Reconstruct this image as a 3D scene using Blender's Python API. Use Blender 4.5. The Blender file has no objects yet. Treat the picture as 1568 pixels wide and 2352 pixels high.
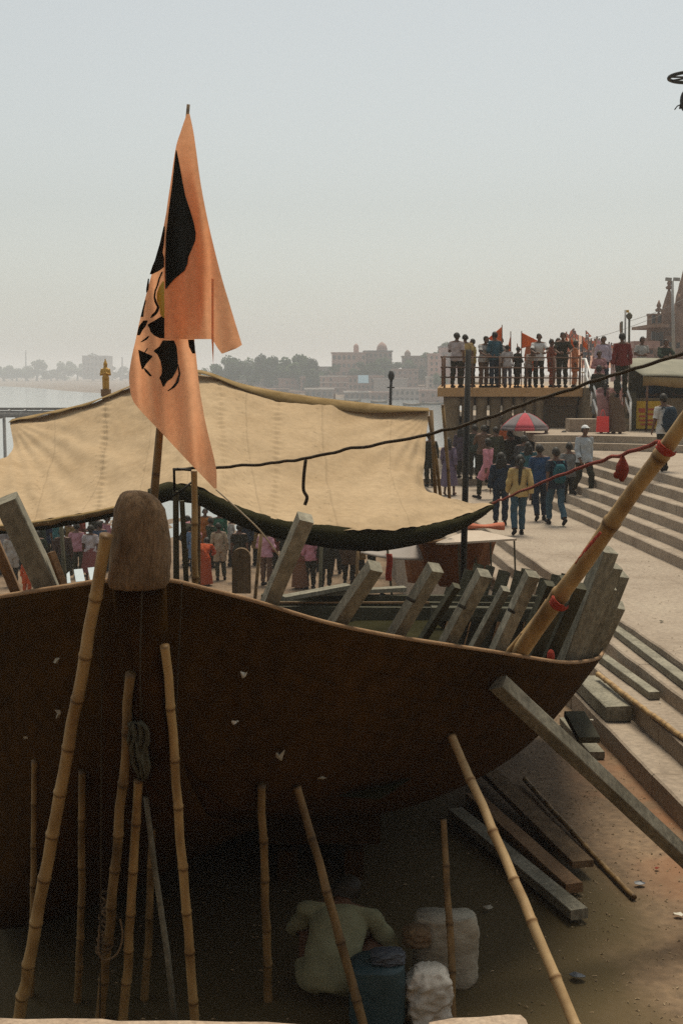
import bpy, bmesh, math, random
import numpy as np
from math import sin, cos, pi, atan, radians, sqrt, exp
from mathutils import Vector, Matrix, noise

rng = random.Random(7)
SC = bpy.context.scene
COL = SC.collection

# ------------------------------------------------------------------ camera
F, CX, CY = 2839.0, 784.0, 1176.0          # focal length and centre in photograph units
PITCH = atan(316.0 / F)
CAM = Vector((0, 0, 4.2))
cam_d = bpy.data.cameras.new('camera')
cam_d.sensor_fit = 'VERTICAL'
cam_d.sensor_height = 36.0
cam_d.lens = 36.0 * F / 2352.0
cam_d.clip_start = 0.1
cam_d.clip_end = 6000
cam = bpy.data.objects.new('camera', cam_d)
cam.location = CAM
cam.rotation_euler = (pi / 2 - PITCH, 0, 0)
COL.objects.link(cam)
SC.camera = cam

# ------------------------------------------------------------------ sky, sun, exposure
SUN_DIR = Vector((0.08, 0.34, 0.937)).normalized()      # towards the sun
SUN_EL = math.asin(SUN_DIR.z)
SUN_ROT = math.atan2(SUN_DIR.x, SUN_DIR.y)
world = bpy.data.worlds.new('World')
SC.world = world
world.use_nodes = True
wn, wl = world.node_tree.nodes, world.node_tree.links
wn.clear()
sky = wn.new('ShaderNodeTexSky')
sky.sky_type = 'NISHITA'
sky.sun_disc = False
sky.sun_elevation = SUN_EL
sky.sun_rotation = SUN_ROT
sky.air_density = 1.4
sky.dust_density = 1.6
sky.ozone_density = 1.0
hs = wn.new('ShaderNodeHueSaturation')
hs.inputs['Saturation'].default_value = 0.28
tint = wn.new('ShaderNodeMix')
tint.data_type = 'RGBA'
tint.blend_type = 'MULTIPLY'
tint.inputs['Factor'].default_value = 1.0
tint.inputs['B'].default_value = (0.985, 1.0, 0.962, 1)
bg = wn.new('ShaderNodeBackground')
bg.inputs['Strength'].default_value = 0.076
wo = wn.new('ShaderNodeOutputWorld')
wl.new(sky.outputs[0], hs.inputs['Color'])
wl.new(hs.outputs[0], tint.inputs['A'])
wl.new(tint.outputs['Result'], bg.inputs['Color'])
wl.new(bg.outputs[0], wo.inputs['Surface'])

sun_d = bpy.data.lights.new('sun', 'SUN')
sun_d.energy = 2.6
sun_d.angle = radians(24)
sun_d.color = (1.0, 0.90, 0.74)
sun = bpy.data.objects.new('sun', sun_d)
sun.rotation_euler = SUN_DIR.to_track_quat('Z', 'Y').to_euler()
sun.location = (0, 0, 60)
COL.objects.link(sun)

SC.render.engine = 'CYCLES'
SC.view_settings.view_transform = 'Standard'
SC.view_settings.look = 'None'
SC.view_settings.exposure = 0.48
SC.view_settings.gamma = 1.0
SC.view_settings.use_curve_mapping = False
SC.cycles.use_denoising = False
SC.cycles.max_bounces = 8
SC.cycles.diffuse_bounces = 5
SC.cycles.glossy_bounces = 2
SC.cycles.transmission_bounces = 3
SC.cycles.volume_bounces = 1
SC.cycles.transparent_max_bounces = 6
SC.cycles.sample_clamp_indirect = 2.0
SC.cycles.sample_clamp_direct = 2.5


# ------------------------------------------------------------------ helpers
def ray(px, py):
    a, b = (px - CX) / F, -(py - CY) / F
    return Vector((a, cos(PITCH) + b * sin(PITCH), -sin(PITCH) + b * cos(PITCH)))


def at(px, py, Y):
    r = ray(px, py)
    return CAM + r * (Y / r.y)


def on(px, py, z):
    r = ray(px, py)
    return CAM + r * ((z - CAM.z) / r.z)


def tag(o, label=None, cat=None, group=None, kind=None):
    if label: o['label'] = label
    if cat: o['category'] = cat
    if group: o['group'] = group
    if kind: o['kind'] = kind
    return o


def empty(name, loc, label, cat, group=None):
    o = bpy.data.objects.new(name, None)
    o.empty_display_size = 0.2
    o.location = loc
    COL.objects.link(o)
    return tag(o, label, cat, group)


class MB:
    """collects shapes in world space and links them as one mesh object"""
    def __init__(s):
        s.v, s.f, s.uv = [], [], []

    def add(s, verts, faces, uvs=None):
        b = len(s.v)
        s.v += [tuple(p) for p in verts]
        s.f += [tuple(b + i for i in f) for f in faces]
        s.uv += list(uvs) if uvs is not None else [(0.0, 0.0)] * len(verts)

    def box(s, c, sx, sy, sz, rz=0.0, jit=0.0):
        c = Vector(c); R = Matrix.Rotation(rz, 3, 'Z')
        vs = []
        for z in (-.5, .5):
            for x, y in ((-.5, -.5), (.5, -.5), (.5, .5), (-.5, .5)):
                p = Vector((x * sx, y * sy, z * sz))
                if jit: p += Vector((rng.uniform(-jit, jit), rng.uniform(-jit, jit), rng.uniform(-jit, jit)))
                vs.append(c + R @ p)
        s.add(vs, [(3, 2, 1, 0), (4, 5, 6, 7), (0, 1, 5, 4), (1, 2, 6, 5), (2, 3, 7, 6), (3, 0, 4, 7)])
        return s

    def bar(s, p0, p1, w, h, roll=0.0, w1=None, h1=None, bev=0.0):
        p0, p1 = Vector(p0), Vector(p1)
        d = (p1 - p0).normalized()
        up = Vector((0, 0, 1)) if abs(d.z) < .95 else Vector((0, 1, 0))
        sx = d.cross(up).normalized(); sy = sx.cross(d).normalized()
        q = Matrix.Rotation(roll, 3, d)
        sx, sy = q @ sx, q @ sy
        w1 = w if w1 is None else w1; h1 = h if h1 is None else h1
        rings = []
        n = max(2, int((p1 - p0).length / .35) + 1)
        for i in range(n):
            t = i / (n - 1)
            p = p0.lerp(p1, t); ww = (w + (w1 - w) * t) / 2; hh = (h + (h1 - h) * t) / 2
            b = bev or min(ww, hh) * .12
            j = lambda: rng.uniform(-1, 1) * min(ww, hh) * .035
            pts = []
            for x, y in ((-ww + b, -hh), (ww - b, -hh), (ww, -hh + b), (ww, hh - b), (ww - b, hh), (-ww + b, hh), (-ww, hh - b), (-ww, -hh + b)):
                pts.append(p + sx * (x + j()) + sy * (y + j()))
            rings.append(pts)
        s.loft(rings, cap=True)
        return s

    def loft(s, rings, closed=True, cap=False, uvs=None):
        n = len(rings[0]); vs = [p for r in rings for p in r]; fs = []
        m = n if closed else n - 1
        for i in range(len(rings) - 1):
            for k in range(m):
                a, b = i * n + k, i * n + (k + 1) % n
                fs.append((a, b, b + n, a + n))
        if cap:
            fs.append(tuple(range(n))[::-1]); fs.append(tuple((len(rings) - 1) * n + k for k in range(n)))
        if uvs is None:
            uvs = [(k / n, i / max(1, len(rings) - 1)) for i in range(len(rings)) for k in range(n)]
        s.add(vs, fs, uvs)
        return s

    def tube(s, pts, r, n=8, cap=True):
        pts = [Vector(p) for p in pts]
        rr = r if isinstance(r, (list, tuple)) else [r] * len(pts)
        ref = None; rings = []; uv = []; L = 0
        for i, p in enumerate(pts):
            d = (pts[min(i + 1, len(pts) - 1)] - pts[max(i - 1, 0)])
            d = d.normalized() if d.length > 1e-9 else Vector((0, 0, 1))
            if ref is None:
                ref = d.orthogonal().normalized()
            x = (ref - d * ref.dot(d))
            x = x.normalized() if x.length > 1e-6 else d.orthogonal().normalized()
            ref = x; y = d.cross(x)
            rings.append([p + (x * cos(2 * pi * k / n) + y * sin(2 * pi * k / n)) * rr[i] for k in range(n)])
            if i: L += (p - pts[i - 1]).length
            uv += [(k / n, L) for k in range(n)]
        s.loft(rings, cap=cap, uvs=uv)
        return s

    def ball(s, c, rx, ry, rz, nu=12, nv=8, rot=None):
        c = Vector(c); rings = []
        for i in range(nv + 1):
            th = pi * (i + .001) / (nv + .002)
            ring = []
            for k in range(nu):
                ph = 2 * pi * k / nu
                p = Vector((rx * sin(th) * cos(ph), ry * sin(th) * sin(ph), rz * cos(th)))
                if rot is not None: p = rot @ p
                ring.append(c + p)
            rings.append(ring)
        s.loft(rings[::-1], cap=True)
        return s

    def lathe(s, c, prof, n=16):
        c = Vector(c)
        s.loft([[c + Vector((r * cos(2 * pi * k / n), r * sin(2 * pi * k / n), z)) for k in range(n)] for r, z in prof], cap=True)
        return s

    def prism(s, poly, z0, z1):
        n = len(poly)
        a = sum(poly[i][0] * poly[(i + 1) % n][1] - poly[(i + 1) % n][0] * poly[i][1] for i in range(n))
        if a < 0: poly = poly[::-1]
        vs = [(x, y, z0) for x, y in poly] + [(x, y, z1) for x, y in poly]
        fs = [tuple(range(n))[::-1], tuple(range(n, 2 * n))] + [(i, (i + 1) % n, (i + 1) % n + n, i + n) for i in range(n)]
        s.add(vs, fs)
        return s

    def grid(s, rows, uvs=None):
        return s.loft(rows, closed=False, uvs=uvs)

    def build(s, name, mat, smooth=False, origin=None):
        v = np.array(s.v, dtype=float)
        if origin is not None:
            o0 = np.array(origin, dtype=float)
        else:
            lo, hi = v.min(0), v.max(0)
            o0 = np.array(((lo[0] + hi[0]) / 2, (lo[1] + hi[1]) / 2, lo[2]))
        me = bpy.data.meshes.new(name)
        me.from_pydata([tuple(p) for p in (v - o0)], [], s.f)
        uvl = me.uv_layers.new(name='UVMap')
        li = np.zeros(len(me.loops), dtype=np.int32); me.loops.foreach_get('vertex_index', li)
        uvl.data.foreach_set('uv', np.array(s.uv, dtype=np.float32)[li].ravel())
        if smooth: me.polygons.foreach_set('use_smooth', [True] * len(me.polygons))
        me.materials.append(mat if not isinstance(mat, str) else M[mat])
        o = bpy.data.objects.new(name, me)
        o.location = o0
        COL.objects.link(o)
        OR[o.name] = o0
        return o


OR = {}


def child(parent, mb, name, mat, smooth=False):
    """mesh part in world space under a parent (one or two levels deep)"""
    o0 = OR.get(parent.name)
    if o0 is None:
        o0 = np.array(parent.location); OR[parent.name] = o0
    v = np.array(mb.v, dtype=float)
    me = bpy.data.meshes.new(name)
    me.from_pydata([tuple(p) for p in (v - o0)], [], mb.f)
    uvl = me.uv_layers.new(name='UVMap')
    li = np.zeros(len(me.loops), dtype=np.int32); me.loops.foreach_get('vertex_index', li)
    uvl.data.foreach_set('uv', np.array(mb.uv, dtype=np.float32)[li].ravel())
    if smooth: me.polygons.foreach_set('use_smooth', [True] * len(me.polygons))
    me.materials.append(mat if not isinstance(mat, str) else M[mat])
    o = bpy.data.objects.new(name, me)
    o.parent = parent
    COL.objects.link(o)
    OR[o.name] = o0
    return o


def spline(pts, n):
    """Catmull-Rom through points, n samples"""
    pts = [np.array(p, dtype=float) for p in pts]
    P = [2 * pts[0] - pts[1]] + pts + [2 * pts[-1] - pts[-2]]
    out = []
    m = len(pts) - 1
    for i in range(n):
        t = i / (n - 1) * m
        k = min(int(t), m - 1); u = t - k
        a, b, c, d = P[k], P[k + 1], P[k + 2], P[k + 3]
        out.append(.5 * ((2 * b) + (-a + c) * u + (2 * a - 5 * b + 4 * c - d) * u * u + (-a + 3 * b - 3 * c + d) * u ** 3))
    return out


def solidify(o, t, off=0.0):
    m = o.modifiers.new('thickness', 'SOLIDIFY'); m.thickness = t; m.offset = off
    return o


# ------------------------------------------------------------------ materials
M = {}


def mat(name, c1, c2=None, c3=None, scale=3.0, rough=0.85, bump=0.0, bscale=None, detail=6.0, stretch=None, spec=0.3,
        transl=0.0, metal=0.0, fine=0.0, uvc=False, emis=None):
    m = bpy.data.materials.new(name); m.use_nodes = True
    n, l = m.node_tree.nodes, m.node_tree.links
    n.clear()
    out = n.new('ShaderNodeOutputMaterial')
    p = n.new('ShaderNodeBsdfPrincipled')
    p.inputs['Roughness'].default_value = rough
    p.inputs['Specular IOR Level'].default_value = spec
    p.inputs['Metallic'].default_value = metal
    tc = n.new('ShaderNodeTexCoord')
    src = tc.outputs['UV'] if uvc else tc.outputs['Object']
    mp = n.new('ShaderNodeMapping')
    if stretch: mp.inputs['Scale'].default_value = stretch
    l.new(src, mp.inputs['Vector'])
    c2 = c2 or c1
    nz = n.new('ShaderNodeTexNoise'); nz.inputs['Scale'].default_value = scale; nz.inputs['Detail'].default_value = detail
    nz.inputs['Roughness'].default_value = .62
    l.new(mp.outputs[0], nz.inputs['Vector'])
    rp = n.new('ShaderNodeValToRGB')
    e = rp.color_ramp.elements
    e[0].position, e[0].color = .32, (*c1, 1)
    e[1].position, e[1].color = .68, (*c2, 1)
    if c3:
        x = e.new(.5); x.color = (*c3, 1)
    l.new(nz.outputs['Fac'], rp.inputs['Fac'])
    colr = rp.outputs['Color']
    if fine:
        n2 = n.new('ShaderNodeTexNoise'); n2.inputs['Scale'].default_value = scale * 14; n2.inputs['Detail'].default_value = 3
        l.new(mp.outputs[0], n2.inputs['Vector'])
        mr = n.new('ShaderNodeMapRange'); mr.inputs['From Min'].default_value = .3; mr.inputs['From Max'].default_value = .7
        mr.inputs['To Min'].default_value = 1 - fine; mr.inputs['To Max'].default_value = 1 + fine
        l.new(n2.outputs['Fac'], mr.inputs['Value'])
        mx = n.new('ShaderNodeVectorMath'); mx.operation = 'SCALE'
        l.new(colr, mx.inputs[0]); l.new(mr.outputs[0], mx.inputs['Scale'])
        colr = mx.outputs[0]
    l.new(colr, p.inputs['Base Color'])
    if bump:
        nb = n.new('ShaderNodeTexNoise'); nb.inputs['Scale'].default_value = bscale or scale * 6; nb.inputs['Detail'].default_value = 5
        l.new(mp.outputs[0], nb.inputs['Vector'])
        bp = n.new('ShaderNodeBump'); bp.inputs['Strength'].default_value = bump; bp.inputs['Distance'].default_value = .02
        l.new(nb.outputs['Fac'], bp.inputs['Height']); l.new(bp.outputs[0], p.inputs['Normal'])
    if emis:
        p.inputs['Emission Color'].default_value = (*emis, 1); p.inputs['Emission Strength'].default_value = 1
    last = p.outputs[0]
    if transl:
        t = n.new('ShaderNodeBsdfTranslucent'); l.new(colr, t.inputs['Color'])
        ms = n.new('ShaderNodeMixShader'); ms.inputs[0].default_value = transl
        l.new(last, ms.inputs[1]); l.new(t.outputs[0], ms.inputs[2]); last = ms.outputs[0]
    l.new(last, out.inputs['Surface'])
    M[name] = m
    return m


CLOTH = {}


def cloth(c):
    k = tuple(round(x, 3) for x in c)
    if k not in CLOTH:
        d = tuple(x * .72 for x in k)
        CLOTH[k] = mat('cloth_%d' % len(CLOTH), d, k, scale=7, rough=.95, bump=.35, bscale=16, spec=.1)
    return CLOTH[k]


mat('stone_tread', (.40, .315, .225), (.50, .41, .30), (.46, .37, .27), scale=1.3, bump=.25, bscale=30, fine=.16)
mat('dirt', (.11, .071, .037), (.21, .143, .083), (.16, .106, .060), scale=.9, bump=.4, bscale=22, fine=.25, detail=9)
mat('concrete', (.1440, .1044, .0612), (.2376, .1800, .1152), (.1944, .1440, .0864), scale=1.2, bump=.25, bscale=14, fine=.18)
mat('slab_edge', (.36, .205, .085), (.50, .305, .14), scale=1.5, bump=.2, fine=.2)
mat('hull_plate', (.027, .0125, .0022), (.052, .0225, .0034), (.038, .0170, .0027), scale=.8, rough=.95, bump=.3, bscale=12, fine=.26, spec=.03, detail=9)
mat('gunwale_edge', (.2250, .1275, .0600), (.3150, .1950, .0975), scale=6, fine=.2)
mat('stem_wood', (.085, .052, .024), (.19, .122, .062), (.135, .084, .040), scale=6, bump=.8, bscale=30, fine=.32, stretch=(1, 1, .25), detail=10)
mat('grey_timber', (.135, .122, .084), (.29, .265, .195), (.205, .187, .135), scale=2.2, bump=.5, bscale=18, fine=.28, stretch=(1, 1, .5), detail=9)
mat('dark_timber', (.040, .037, .020), (.085, .078, .046), scale=4, bump=.35, fine=.2)
mat('tan_plank', (.1600, .0880, .0400), (.2560, .1520, .0760), scale=3, bump=.3, fine=.2)
mat('tarp_canvas', (.41, .292, .168), (.52, .385, .235), (.47, .343, .205), scale=.9, rough=.95, bump=.35, bscale=7, spec=.08, fine=.08, transl=.15)
mat('hem_and_ridge_shade', (.17, .112, .044), (.29, .20, .095), scale=3, rough=.95, bump=.3, spec=.05)  # brown hem cloth; also paints the shade below the awning ridge
mat('black_sheet', (.015, .0135, .005), (.030, .027, .011), scale=2, rough=.95, bump=.4, spec=.03)
mat('flag_orange', (.84, .42, .215), (.92, .49, .27), scale=2.2, rough=.95, spec=.05, bump=.2, bscale=30, transl=.5, fine=.08)
mat('flag_black', (.012, .012, .009), (.022, .021, .017), scale=6, rough=.9, spec=.1)
mat('flag_yellow', (.52, .40, .07), (.58, .44, .09), scale=5, rough=.95)
mat('small_flag', (.62, .14, .035), (.74, .21, .055), scale=4, rough=.95, spec=.05, transl=.35)
mat('rope_dark', (.030, .022, .012), (.055, .04, .022), scale=30, bump=.5, bscale=80)
mat('rope_red', (.1650, .0193, .0099), (.2310, .0385, .0165), scale=30, bump=.6, bscale=60)
mat('red_cloth', (.27, .03, .016), (.38, .055, .028), scale=10, bump=.4)
mat('string', (.40, .32, .20), (.5, .42, .3), scale=20)
mat('black_metal', (.0084, .0078, .0054), (.0180, .0162, .0108), scale=6, rough=.6)
mat('rail_brown', (.075, .035, .018), (.13, .065, .035), scale=6, rough=.7)
mat('white_paint', (.62, .61, .57), (.78, .77, .72), scale=6, rough=.5)
mat('grey_metal', (.22, .215, .20), (.32, .31, .29), scale=5, rough=.5, metal=.2)
mat('gold', (.42, .22, .04), (.62, .36, .08), scale=20, rough=.45, metal=.35, bump=.3)
mat('skin', (.105, .050, .028), (.15, .075, .042), scale=8, rough=.6)
mat('skin_light', (.20, .105, .06), (.26, .14, .085), scale=8, rough=.6)
mat('hair', (.012, .010, .005), (.024, .019, .011), scale=20, rough=.6)
mat('sand', (.42, .36, .27), (.52, .45, .35), scale=.02, detail=5)
mat('bank', (.1200, .0810, .0510), (.2040, .1500, .1020), (.1620, .1140, .0750), scale=.12, detail=8, fine=.3)
mat('leaf_far', (.045, .075, .028), (.105, .145, .062), (.07, .105, .042), scale=.35, rough=.9, spec=.1)
mat('bark', (.07, .05, .03), (.12, .09, .06), scale=4, bump=.4)
mat('window_dark', (.03, .028, .025), (.05, .048, .045), scale=2, rough=.3)
mat('plastic_sack', (.44, .41, .34), (.62, .58, .50), scale=6, rough=.6, bump=.6, bscale=22)
mat('grey_sack', (.28, .25, .185), (.42, .38, .29), scale=5, rough=.85, bump=.7, bscale=18)
mat('blue_drum', (.022, .046, .052), (.04, .075, .08), scale=5, rough=.5)
mat('blue_plastic', (.045, .052, .062), (.075, .085, .098), scale=6, rough=.4)
mat('paper', (.50, .47, .38), (.64, .60, .50), scale=9, bump=.3)
mat('yellow_banner', (.50, .30, .025), (.60, .38, .04), scale=3)
mat('red_print', (.40, .06, .03), (.5, .1, .05), scale=8)
mat('canopy_grey', (.1760, .1680, .1200), (.2400, .2240, .1600), scale=2, bump=.2)
mat('umbrella_red', (.52, .085, .10), (.60, .12, .14), scale=4, transl=.3)
mat('umbrella_grey', (.20, .17, .17), (.27, .235, .23), scale=4, transl=.25)
mat('table_board', (.4000, .3200, .2400), (.4800, .4000, .3120), scale=3, fine=.1)
mat('pale_sheet', (.3680, .3280, .2880), (.4480, .4000, .3600), scale=3)
mat('blue_board', (.50, .57, .58), (.60, .66, .67), scale=3)
mat('sandstone', (.30, .17, .115), (.42, .26, .18), (.36, .21, .145), scale=.8, bump=.3, bscale=8, fine=.2)
mat('parapet_stone', (.3000, .2175, .1500), (.4125, .3225, .2325), (.3600, .2700, .1875), scale=6, bump=.5, bscale=40, fine=.2)


mat('step_stone', (.2376, .1836, .1296), (.3312, .2700, .1980), (.3024, .2412, .1764), scale=1.1, bump=.3, bscale=26, fine=.18, detail=9)


def canvas_seams():
    """stitched joins between the canvas widths and faint stencilled smudges"""
    n, l = M['tarp_canvas'].node_tree.nodes, M['tarp_canvas'].node_tree.links
    tc = next(q for q in n if q.type == 'TEX_COORD'); sp = n.new('ShaderNodeSeparateXYZ'); l.new(tc.outputs['UV'], sp.inputs[0])
    nz = n.new('ShaderNodeTexNoise'); nz.inputs['Scale'].default_value = 5; l.new(tc.outputs['UV'], nz.inputs['Vector'])
    ad = n.new('ShaderNodeMath'); ad.operation = 'MULTIPLY_ADD'; l.new(nz.outputs[0], ad.inputs[0]); ad.inputs[1].default_value = .012; l.new(sp.outputs['X'], ad.inputs[2])
    mu = n.new('ShaderNodeMath'); mu.operation = 'MULTIPLY'; mu.inputs[1].default_value = 8.2; l.new(ad.outputs[0], mu.inputs[0])
    fr = n.new('ShaderNodeMath'); fr.operation = 'FRACT'; l.new(mu.outputs[0], fr.inputs[0])
    mr = n.new('ShaderNodeMapRange'); mr.inputs[1].default_value = .0; mr.inputs[2].default_value = .035; mr.inputs[3].default_value = .80; mr.inputs[4].default_value = 1; l.new(fr.outputs[0], mr.inputs[0])
    mp = n.new('ShaderNodeMapping'); mp.inputs['Scale'].default_value = (60, 26, 1); l.new(tc.outputs['UV'], mp.inputs[0])
    vz = n.new('ShaderNodeTexNoise'); vz.inputs['Scale'].default_value = 1.6; vz.inputs['Detail'].default_value = 4; l.new(mp.outputs[0], vz.inputs['Vector'])
    st = n.new('ShaderNodeMapRange'); st.inputs[1].default_value = .60; st.inputs[2].default_value = .66; st.inputs[3].default_value = 1; st.inputs[4].default_value = .78; l.new(vz.outputs[0], st.inputs[0])
    bd = n.new('ShaderNodeMapRange'); bd.inputs[1].default_value = .80; bd.inputs[2].default_value = .86; l.new(fr.outputs[0], bd.inputs[0])
    mx = n.new('ShaderNodeMix'); l.new(bd.outputs[0], mx.inputs['Factor']); mx.inputs['A'].default_value = 1; l.new(st.outputs[0], mx.inputs['B'])
    k = n.new('ShaderNodeMath'); k.operation = 'MULTIPLY'; l.new(mr.outputs[0], k.inputs[0]); l.new(mx.outputs['Result'], k.inputs[1])
    for q in [x for x in n if x.type in ('BSDF_PRINCIPLED', 'BSDF_TRANSLUCENT')]:
        i = q.inputs['Base Color' if q.type == 'BSDF_PRINCIPLED' else 'Color']; src = i.links[0].from_socket
        sc = n.new('ShaderNodeVectorMath'); sc.operation = 'SCALE'; l.new(src, sc.inputs[0]); l.new(k.outputs[0], sc.inputs['Scale']); l.new(sc.outputs[0], i)


canvas_seams()


def hull_seams():
    """seams between the strakes of the hull, following its sections"""
    n, l = M['hull_plate'].node_tree.nodes, M['hull_plate'].node_tree.links
    p = next(q for q in n if q.type == 'BSDF_PRINCIPLED'); src = p.inputs['Base Color'].links[0].from_socket
    tc = next(q for q in n if q.type == 'TEX_COORD'); sp = n.new('ShaderNodeSeparateXYZ'); l.new(tc.outputs['UV'], sp.inputs[0])
    nz = n.new('ShaderNodeTexNoise'); nz.inputs['Scale'].default_value = 1.5; l.new(tc.outputs['Object'], nz.inputs['Vector'])
    ad = n.new('ShaderNodeMath'); ad.operation = 'MULTIPLY_ADD'; l.new(nz.outputs[0], ad.inputs[0]); ad.inputs[1].default_value = .012; l.new(sp.outputs['X'], ad.inputs[2])
    mu = n.new('ShaderNodeMath'); mu.operation = 'MULTIPLY'; mu.inputs[1].default_value = 11; l.new(ad.outputs[0], mu.inputs[0])
    fr = n.new('ShaderNodeMath'); fr.operation = 'FRACT'; l.new(mu.outputs[0], fr.inputs[0])
    mr = n.new('ShaderNodeMapRange'); mr.inputs[1].default_value = .0; mr.inputs[2].default_value = .06; mr.inputs[3].default_value = .45; mr.inputs[4].default_value = 1; l.new(fr.outputs[0], mr.inputs[0])
    sc = n.new('ShaderNodeVectorMath'); sc.operation = 'SCALE'; l.new(src, sc.inputs[0]); l.new(mr.outputs[0], sc.inputs['Scale']); l.new(sc.outputs[0], p.inputs['Base Color'])


hull_seams()


def bamboo_material(name, c1, c2, node):
    m = bpy.data.materials.new(name); m.use_nodes = True
    n, l = m.node_tree.nodes, m.node_tree.links
    p = n['Principled BSDF']; p.inputs['Roughness'].default_value = .55; p.inputs['Specular IOR Level'].default_value = .3
    tc = n.new('ShaderNodeTexCoord'); uv = n.new('ShaderNodeSeparateXYZ'); l.new(tc.outputs['UV'], uv.inputs[0])
    fr = n.new('ShaderNodeMath'); fr.operation = 'FRACT'; l.new(uv.outputs['Y'], fr.inputs[0])
    rp = n.new('ShaderNodeValToRGB'); e = rp.color_ramp.elements
    e[0].position, e[0].color = 0, (*node, 1)
    e[1].position, e[1].color = .05, (1, 1, 1, 1)
    x = e.new(.94); x.color = (1, 1, 1, 1); x = e.new(1.0); x.color = (*node, 1)
    l.new(fr.outputs[0], rp.inputs[0])
    nz = n.new('ShaderNodeTexNoise'); nz.inputs['Scale'].default_value = 9; nz.inputs['Detail'].default_value = 8
    mp = n.new('ShaderNodeMapping'); mp.inputs['Scale'].default_value = (1, 1, .35)
    l.new(tc.outputs['Object'], mp.inputs[0]); l.new(mp.outputs[0], nz.inputs['Vector'])
    r2 = n.new('ShaderNodeValToRGB'); r2.color_ramp.elements[0].color = (*c1, 1); r2.color_ramp.elements[1].color = (*c2, 1)
    r2.color_ramp.elements[0].position = .34; r2.color_ramp.elements[1].position = .62
    l.new(nz.outputs['Fac'], r2.inputs[0])
    mx = n.new('ShaderNodeMix'); mx.data_type = 'RGBA'; mx.blend_type = 'MULTIPLY'; mx.inputs['Factor'].default_value = 1
    l.new(r2.outputs[0], mx.inputs['A']); l.new(rp.outputs[0], mx.inputs['B'])
    l.new(mx.outputs['Result'], p.inputs['Base Color'])
    M[name] = m


bamboo_material('bamboo', (.22, .125, .042), (.40, .255, .10), (.35, .28, .2))
bamboo_material('bamboo_dark', (.10, .058, .02), (.25, .155, .06), (.4, .35, .3))
bamboo_material('bamboo_pale', (.37, .235, .105), (.50, .345, .17), (.45, .35, .25))


def bamboo(label, p0, p1, r0, r1=None, m='bamboo', bend=.02, name='bamboo_pole', seg=.34, group=None, cat='bamboo pole'):
    """culm with swollen nodes, slightly crooked; p0 = foot"""
    p0, p1 = Vector(p0), Vector(p1); r1 = r1 or r0 * .8
    L = (p1 - p0).length; d = (p1 - p0).normalized()
    sx = d.orthogonal().normalized(); sy = d.cross(sx)
    k = max(2, round(L / seg)); cuts = [0]
    for i in range(k): cuts.append(cuts[-1] + rng.uniform(.8, 1.2))
    cuts = [c / cuts[-1] for c in cuts]
    ph = rng.uniform(0, 6)
    pts, rr, uv = [], [], []
    for i in range(k):
        kink = (sx * rng.uniform(-1, 1) + sy * rng.uniform(-1, 1)) * r0 * .22
        for f, s in ((0, 1.1), (.03, 1.16), (.07, 1.0), (.5, .97), (.93, 1.0), (.985, 1.1)):
            t = cuts[i] + (cuts[i + 1] - cuts[i]) * f
            off = (sx * sin(t * pi) + sy * sin(t * pi * 2 + ph) * .4) * bend * L * .5
            pts.append(p0 + d * (L * t) + off + kink * sin(f * pi))
            rr.append((r0 + (r1 - r0) * t) * s); uv.append(i + f)
    n = 12
    b = MB(); b.tube(pts, rr, n)
    b.uv = [(u[0], uv[i // n]) for i, u in enumerate(b.uv)]
    o = b.build(name, M[m], smooth=True, origin=p0)
    return tag(o, label, cat, group)


# ------------------------------------------------------------------ terrain
KS = .065                                   # the ghat steps run away from the camera, slightly to the left


def X(s, y): return s - KS * y


def smooth(a, b, x):
    t = min(1, max(0, (x - a) / (b - a)))
    return t * t * (3 - 2 * t)


Z_PLAZA, Z_LAND, Z_TOP, Z_DECK, Z_CROWD, Z_WATER = .83, 2.07, 2.47, 3.77, -1.8, -4.0


def ground_z(x, y):
    s = x + KS * y
    z = 0.0
    z += (Z_CROWD) * smooth(15.5, 23, y)
    side = smooth(-3.5, -8, s)
    z = z * (1 - side) + min(z, Z_CROWD) * side
    z += -3.2 * smooth(-9, -17, s)
    z += -2.2 * smooth(44, 58, y) * smooth(6, 2, s)
    z += .02 * noise.noise(Vector((x * .9, y * .9, 0))) + .012 * noise.noise(Vector((x * 3, y * 3, 4)))
    return z


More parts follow.
